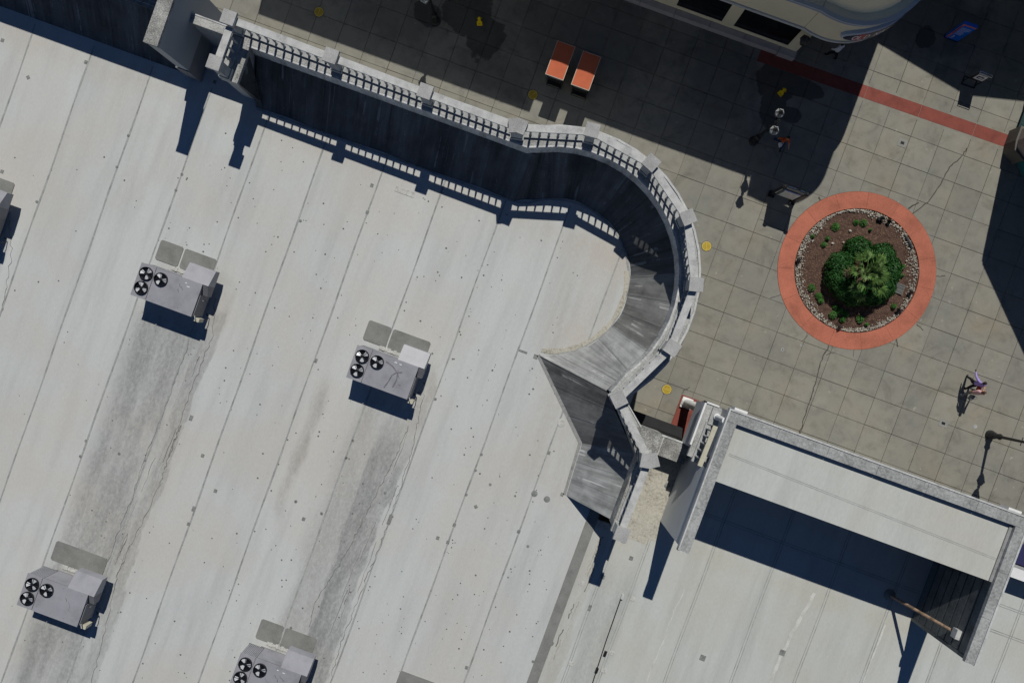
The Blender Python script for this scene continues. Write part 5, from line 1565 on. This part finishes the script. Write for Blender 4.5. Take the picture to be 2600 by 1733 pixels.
# the word runs up the face
STROKE = {'T': [(0, 1, .8, 1), (.4, 1, .4, 0)], 'a': [(.6, .6, .6, 0), (.6, .55, .1, .6), (.6, .3, .1, .25), (.1, .3, .1, 0), (.1, 0, .6, 0)], 'n': [(.1, .6, .1, 0), (.1, .6, .6, .55), (.6, .55, .6, 0)],
          'g': [(.1, .6, .6, .6), (.1, .6, .1, .1), (.1, .1, .6, .1), (.6, .6, .6, -.3), (.6, -.3, .1, -.3)], 'e': [(.1, .6, .6, .6), (.6, .6, .6, .3), (.6, .3, .1, .3), (.1, .6, .1, 0), (.1, 0, .6, 0)], 'r': [(.1, .6, .1, 0), (.1, .5, .5, .6)]}
x = 0.14
for ch in 'Tanger':
    bm = BM()
    for (a0, b0, a1, b1) in STROKE[ch]:
        A_, B_ = Vector((a0, b0)), Vector((a1, b1)); d = (B_ - A_).normalized(); nn = Vector((-d.y, d.x)) * 0.11
        q = [A_ - nn, B_ - nn, B_ + nn, A_ + nn]
        sc = 0.075
        poly(bm, [(-0.06 - b_.y * sc * 1.3, -0.0905, x + b_.x * sc) for b_ in q])
    obj('letter', bm, M_PRINT, body, fix=False)
    x += 0.066
# black stand with a poster
s = thing('poster_stand', 'black A-frame poster stand with a small white picture in the upper right shade', 'sign stand', (18.5, 21.38, 0), 0, local=True)
s.scale = (1, 1, 0.84)
for x in (-0.36, 0.36):
    bm = BM(); tube(bm, [(x, 0.24, 0.03), (x, -0.22, 0.03)], 0.035, 6); obj('foot', bm, M_IRON, s)
    bm = BM(); tube(bm, [(x, -0.06, 0.03), (x * 0.92, -0.1, 1.70)], 0.03, 6); obj('leg', bm, M_IRON, s)
bm = BM(); box(bm, -0.37, 0.37, -0.24, -0.18, 0.0, 0.06); box(bm, -0.37, 0.37, 0.2, 0.26, 0.0, 0.06); obj('cross_foot', bm, M_IRON, s)
bm = BM(); box(bm, -0.34, 0.34, -0.13, -0.09, 0.75, 1.66); obj('frame', bm, M_IRON, s)
bm = BM(); box(bm, -0.26, 0.26, -0.137, -0.131, 0.9, 1.5); ps = obj('poster', bm, M_PRINT, s)
bm = BM(); box(bm, -0.17, 0.17, -0.1405, -0.138, 1.05, 1.36); obj('picture', bm, M_NAVY, ps)
bm = BM(); box(bm, -0.1, 0.12, -0.1425, -0.141, 1.12, 1.24); obj('picture_light', bm, M_PRINT, ps)
for y in (-0.17, -0.05):
    bm = BM(); tube(bm, [(-0.36, y, 1.70), (0.36, y, 1.70)], 0.02, 8); obj('top_bar', bm, M_SILVER, s)
# directory with a slanted map panel
s = thing('directory_sign', 'black two-post directory with silver top and pale map panel above the round bed', 'directory sign', (11.05, 11.95, 0), 0, local=True)
for x in (-0.62, 0.60):
    bm = BM(); box(bm, x - 0.16, x + 0.16, -0.17, 0.17, 0.0, 0.14); obj('foot', bm, M_IRON, s)
    bm = BM(); box(bm, x - 0.09, x + 0.09, -0.09, 0.09, 0.14, 1.92); pst = obj('post', bm, M_IRON, s)
    bm = BM(); lathe(bm, [(0.12, 1.92), (0.13, 1.96), (0.09, 2.0), (0.03, 2.06)], 10, x, 0); obj('post_cap', bm, M_IRON, pst)
    if x < 0:
        for k in range(8):
            bm = BM(); box(bm, x - 0.045, x + 0.02, -0.0945, -0.091, 0.75 + 0.13 * k, 0.82 + 0.13 * k); obj('lettering', bm, M_PRINT, pst)
bm = BM(); box(bm, -0.525, 0.51, -0.05, 0.05, 0.45, 1.86); obj('panel_back', bm, M_IRON, s)
bm = BM(); box(bm, -0.47, 0.45, -0.06, -0.051, 0.5, 1.55); mp = obj('map_panel', bm, mottled('pale_map', (0.78, 0.8, 0.76), 0.1, 4.0, 30, 0.4), s)
bm = BM(); box(bm, -0.47, 0.45, -0.062, -0.0515, 1.56, 1.72); hd = obj('header', bm, plain('blue_header', (0.12, 0.24, 0.62), 0.3), s)
for k in range(11):
    bm = BM(); box(bm, -0.42 + 0.075 * k, -0.38 + 0.075 * k, -0.0645, -0.0625, 1.585, 1.64); obj('lettering', bm, M_PRINT, hd)
bm = BM(); box(bm, -0.46, -0.40, -0.0635, -0.0605, 0.55, 1.5); obj('map_key', bm, M_TEAL, mp)
bm = BM(); prism(bm, [(-0.5, -0.06), (0.48, -0.06), (0.48, 0.06), (-0.5, 0.06)], 1.861, 1.92); obj('top_board', bm, M_IRON, s)
for x0, x1 in ((-0.45, -0.02), (0.22, 0.45)):
    bm = BM(); tube(bm, [(x0, 0.09, 1.93), (x1, 0.09, 1.93)], 0.035, 10); obj('steel_bar', bm, M_SILVER, s)

# ---------------------------------------------------------------- people
def skin_body(edges, radii, mats_by_edge, verts):
    me = bpy.data.meshes.new('skel')
    me.from_pydata(verts, edges, [])
    o = bpy.data.objects.new('skel', me); COL.objects.link(o)
    sk = o.modifiers.new('skin', 'SKIN'); sk.use_smooth_shade = True
    me.skin_vertices or None
    for i, r in enumerate(radii):
        sv = me.skin_vertices[0].data[i]
        sv.radius = r if isinstance(r, tuple) else (r, r)
        sv.use_root = (i == 0)
    ss = o.modifiers.new('sub', 'SUBSURF'); ss.levels = 1; ss.render_levels = 1
    dg = bpy.context.evaluated_depsgraph_get()
    ev = o.evaluated_get(dg)
    out = bpy.data.meshes.new_from_object(ev)
    bpy.data.objects.remove(o)
    V = [Vector(v) for v in verts]
    for p in out.polygons:
        c = p.center
        best, bi = 1e9, 0
        for k, (a, b) in enumerate(edges):
            A_, B_ = V[a], V[b]; ab = B_ - A_
            t = max(0, min(1, (c - A_).dot(ab) / max(1e-9, ab.length_squared)))
            d = (A_ + ab * t - c).length - 0.3 * min(radii[a] if not isinstance(radii[a], tuple) else radii[a][0], 0.1)
            if d < best: best, bi = d, k
        p.material_index = mats_by_edge[bi]
        p.use_smooth = True
    return out
M_SKIN = plain('skin', (0.42, 0.25, 0.17), 0.5); M_SKIND = plain('dark_skin', (0.12, 0.065, 0.042), 0.5)
def cloth(name, c): return mottled(name, c, 0.12, 5.0, 40, 0.85)
M_HAIRD = plain('black_hair', (0.012, 0.01, 0.01), 0.5); M_HAIRB = plain('brown_hair', (0.09, 0.055, 0.03), 0.5)
def person(lab, loc, heading, shirt, trousers, shoe, skin, hair, stride=0.28, arms=(0.25, -0.25), sleeves=1, hair_long=0.0, h=1.7, lean=0.05, elbows=(0.1, 0.1), bare_legs=False, arm_out=(0.0, 0.0)):
    """x is forward; joints laid out for a walking pose"""
    k = h / 1.7
    e = thing('person', lab, 'person', loc, heading, 'people on the plaza', local=True)
    v, r, ed, mb = [], [], [], []
    def add(p, rad): v.append((p[0] * k, p[1] * k, p[2] * k)); r.append(tuple(x * k * 1.2 for x in rad) if isinstance(rad, tuple) else rad * k * 1.3); return len(v) - 1
    def bone(a, b, m): ed.append((a, b)); mb.append(m)
    pel = add((0, 0, 0.93), (0.135, 0.12)); sp = add((lean * .4, 0, 1.1), (0.125, 0.11)); ch = add((lean, 0, 1.30), (0.155, 0.125)); nk = add((lean * 1.2, 0, 1.45), 0.06); hd0 = add((lean * 1.4, 0, 1.53), 0.062)
    bone(pel, sp, 0); bone(sp, ch, 0); bone(ch, nk, 0); bone(nk, hd0, 3)
    hands = []
    for s, sw, st, eb, ao in ((1, arms[0], stride, elbows[0], arm_out[0]), (-1, arms[1], -stride, elbows[1], arm_out[1])):
        hip = add((0, 0.095 * s, 0.88), 0.095); kn = add((st * 0.62 + 0.03, 0.1 * s, 0.49), 0.062); an = add((st * 1.05 - (0.06 if st < 0 else 0), 0.1 * s, 0.09 if st > 0 else 0.13), 0.042); toe = add((st * 1.05 + 0.14 - (0.06 if st < 0 else 0), 0.11 * s, 0.035 if st > 0 else 0.05), 0.036)
        bone(pel, hip, 1); bone(hip, kn, 1); bone(kn, an, 3 if bare_legs else 1); bone(an, toe, 2)
        sh = add((lean, 0.17 * s, 1.385), 0.065); el = add((lean + sw * 0.55, (0.22 + ao * 0.5) * s, 1.11 + ao * 0.1), 0.045); wr = add((lean + sw * 0.9 + eb, (0.22 + ao) * s, 0.88 + abs(eb) * 0.9 + ao * 0.2), 0.033)
        bone(ch, sh, 0); bone(sh, el, 0); bone(el, wr, 0 if sleeves else 3)
        hands.append((Vector(v[el]), Vector(v[wr]), s))
    body = skin_body(ed, r, mb, v)
    mats = [shirt, trousers, shoe, skin, hair, M_PRINT]
    for m in mats: body.materials.append(m)
    # head, ears, nose, eyes and hands joined into the same mesh
    bm = BM(); bm.from_mesh(body)
    hc = Vector((lean * 1.5 + 0.015, 0, 1.60)) * k
    n0 = len(bm.faces)
    res = bmesh.ops.create_uvsphere(bm, u_segments=14, v_segments=10, radius=1.0)
    for q in res['verts']:
        c = q.co.copy()
        jaw = 1.0 - 0.18 * max(0, -c.z)
        q.co = hc + Vector((c.x * 0.098 * jaw, c.y * 0.076 * jaw, c.z * 0.118)) * k
    for (dx, dy, dz, rad, mi) in ((0.098, 0, -0.015, 0.017, 3), (0.085, 0.032, 0.012, 0.011, 4), (0.085, -0.032, 0.012, 0.011, 4), (0.0, 0.076, -0.01, 0.022, 3), (0.0, -0.076, -0.01, 0.022, 3), (0.092, 0, -0.055, 0.012, 3)):
        rs_ = bmesh.ops.create_icosphere(bm, subdivisions=1, radius=rad * k, matrix=Matrix.Translation(hc + Vector((dx, dy, dz)) * k))
        for q in rs_['verts']:
            for f in q.link_faces: f.material_index = 3 if mi == 3 else 4
    for f in bm.faces:
        if f.index < 0 or f.calc_center_median().z > 1.49 * k and f.material_index == 0: f.material_index = 3
    for el, wr, s in hands:
        d = (wr - el).normalized(); side = Vector((0, 0, 1)).cross(d); side = side.normalized() if side.length > 0.1 else Vector((1, 0, 0)); up = side.cross(d)
        f0 = set(bm.faces)
        tube(bm, [wr - d * 0.02, wr + d * 0.03, wr + d * 0.085], [0.026 * k, 0.036 * k, 0.034 * k], 7)
        for q, ln in ((-1.5, 0.058), (-0.5, 0.07), (0.5, 0.067), (1.5, 0.05)):
            b0 = wr + d * 0.075 + up * (q * 0.017)
            tube(bm, [b0, b0 + d * ln * 0.55, b0 + d * ln + side * 0.012], [0.0095, 0.0085, 0.006], 5)
        b0 = wr + d * 0.03 + up * 0.03 * s
        tube(bm, [b0, b0 + d * 0.035 + up * 0.025 * s, b0 + d * 0.06 + up * 0.028 * s], [0.011, 0.01, 0.007], 5)
        for f in set(bm.faces) - f0: f.material_index = 3
    bm.to_mesh(body); bm.free()
    for p in body.polygons: p.use_smooth = True
    o = link('body', body, None, e)
    # hair as a cap over the skull
    bm = BM()
    res = bmesh.ops.create_uvsphere(bm, u_segments=14, v_segments=10, radius=1.0)
    for q in res['verts']:
        c = q.co.copy()
        z = c.z
        if c.x > 0.35 and z < 0.35: c.x = 0.35; 
        zz_ = z * 0.126 if z > 0 else z * (0.07 + hair_long)
        q.co = hc + Vector((c.x * 0.104 - 0.014, c.y * 0.088, zz_ + 0.012)) * k
    obj('hair', bm, hair, e, smooth=True)
    return e
person('person in an orange top with a white bag strap walking beside the lamp post', (9.78, 14.6, 0), R(-60), cloth('orange_shirt', (0.55, 0.09, 0.02)), cloth('blue_jeans', (0.02, 0.045, 0.12)), M_IRON, M_SKIN, M_HAIRD, 0.3, (0.3, -0.3), 0)
person('person in a white top standing under the round corner of the cream store', (10.86, 20.1, 0), R(150), cloth('white_shirt', (0.72, 0.75, 0.8)), cloth('black_trousers', (0.012, 0.012, 0.014)), M_IRON, M_SKIND, M_HAIRD, 0.22, (0.15, -0.2), 1, 0.08)
pa, pb = at(2500, 976, 1.6), at(2499, 999, 1.6)
person('walking person in a lilac top with black trousers, the upper of the pair', (pa.x, pa.y, 0), R(80), cloth('lilac_shirt', (0.35, 0.27, 0.62)), cloth('black_leggings', (0.014, 0.014, 0.016)), M_IRON, M_SKIND, M_HAIRD, 0.3, (0.45, -0.2), 1, 0.05, 1.66, arm_out=(0.16, 0.0))
person('walking person in a pink top with grey trousers, the lower of the pair', (pb.x, pb.y, 0), R(80), cloth('pink_shirt', (0.62, 0.36, 0.36)), cloth('grey_trousers', (0.17, 0.17, 0.17)), M_PRINT, M_SKIN, M_HAIRB, -0.28, (-0.2, 0.3), 0, 0.14, 1.64, elbows=(0.05, 0.2))
def bag(loc, rz, m, lab, name, w=0.13, d=0.06, h=0.22):
    e = thing(name, lab, 'bag', loc, R(rz), local=True)
    bm = BM(); prism(bm, [(-w, -d), (w, -d), (w * 0.9, d), (-w * 0.9, d)], 0.0, h); obj('pouch', bm, m, e)
    bm = BM(); tube(bm, [(-w * 0.7, 0, h), (-w * 0.5, 0, h + 0.22), (0, 0, h + 0.34), (w * 0.5, 0, h + 0.22), (w * 0.7, 0, h)], 0.01, 5); obj('strap', bm, m, e)
bag((pb.x + 0.05, pb.y + 0.27, 0.86), 80, cloth('rust_leather', (0.42, 0.08, 0.03)), 'rust orange shoulder bag carried by the person in pink', 'shoulder_bag')
bag((pb.x - 0.02, pb.y - 0.30, 0.62), 70, M_CABD, 'grey shopping bag in the hand of the person in pink', 'shopping_bag', 0.15, 0.07, 0.28)
bag((9.7, 14.28, 0.9), -60, M_PRINT, 'white bag carried by the person in orange', 'white_bag', 0.11, 0.05, 0.2)
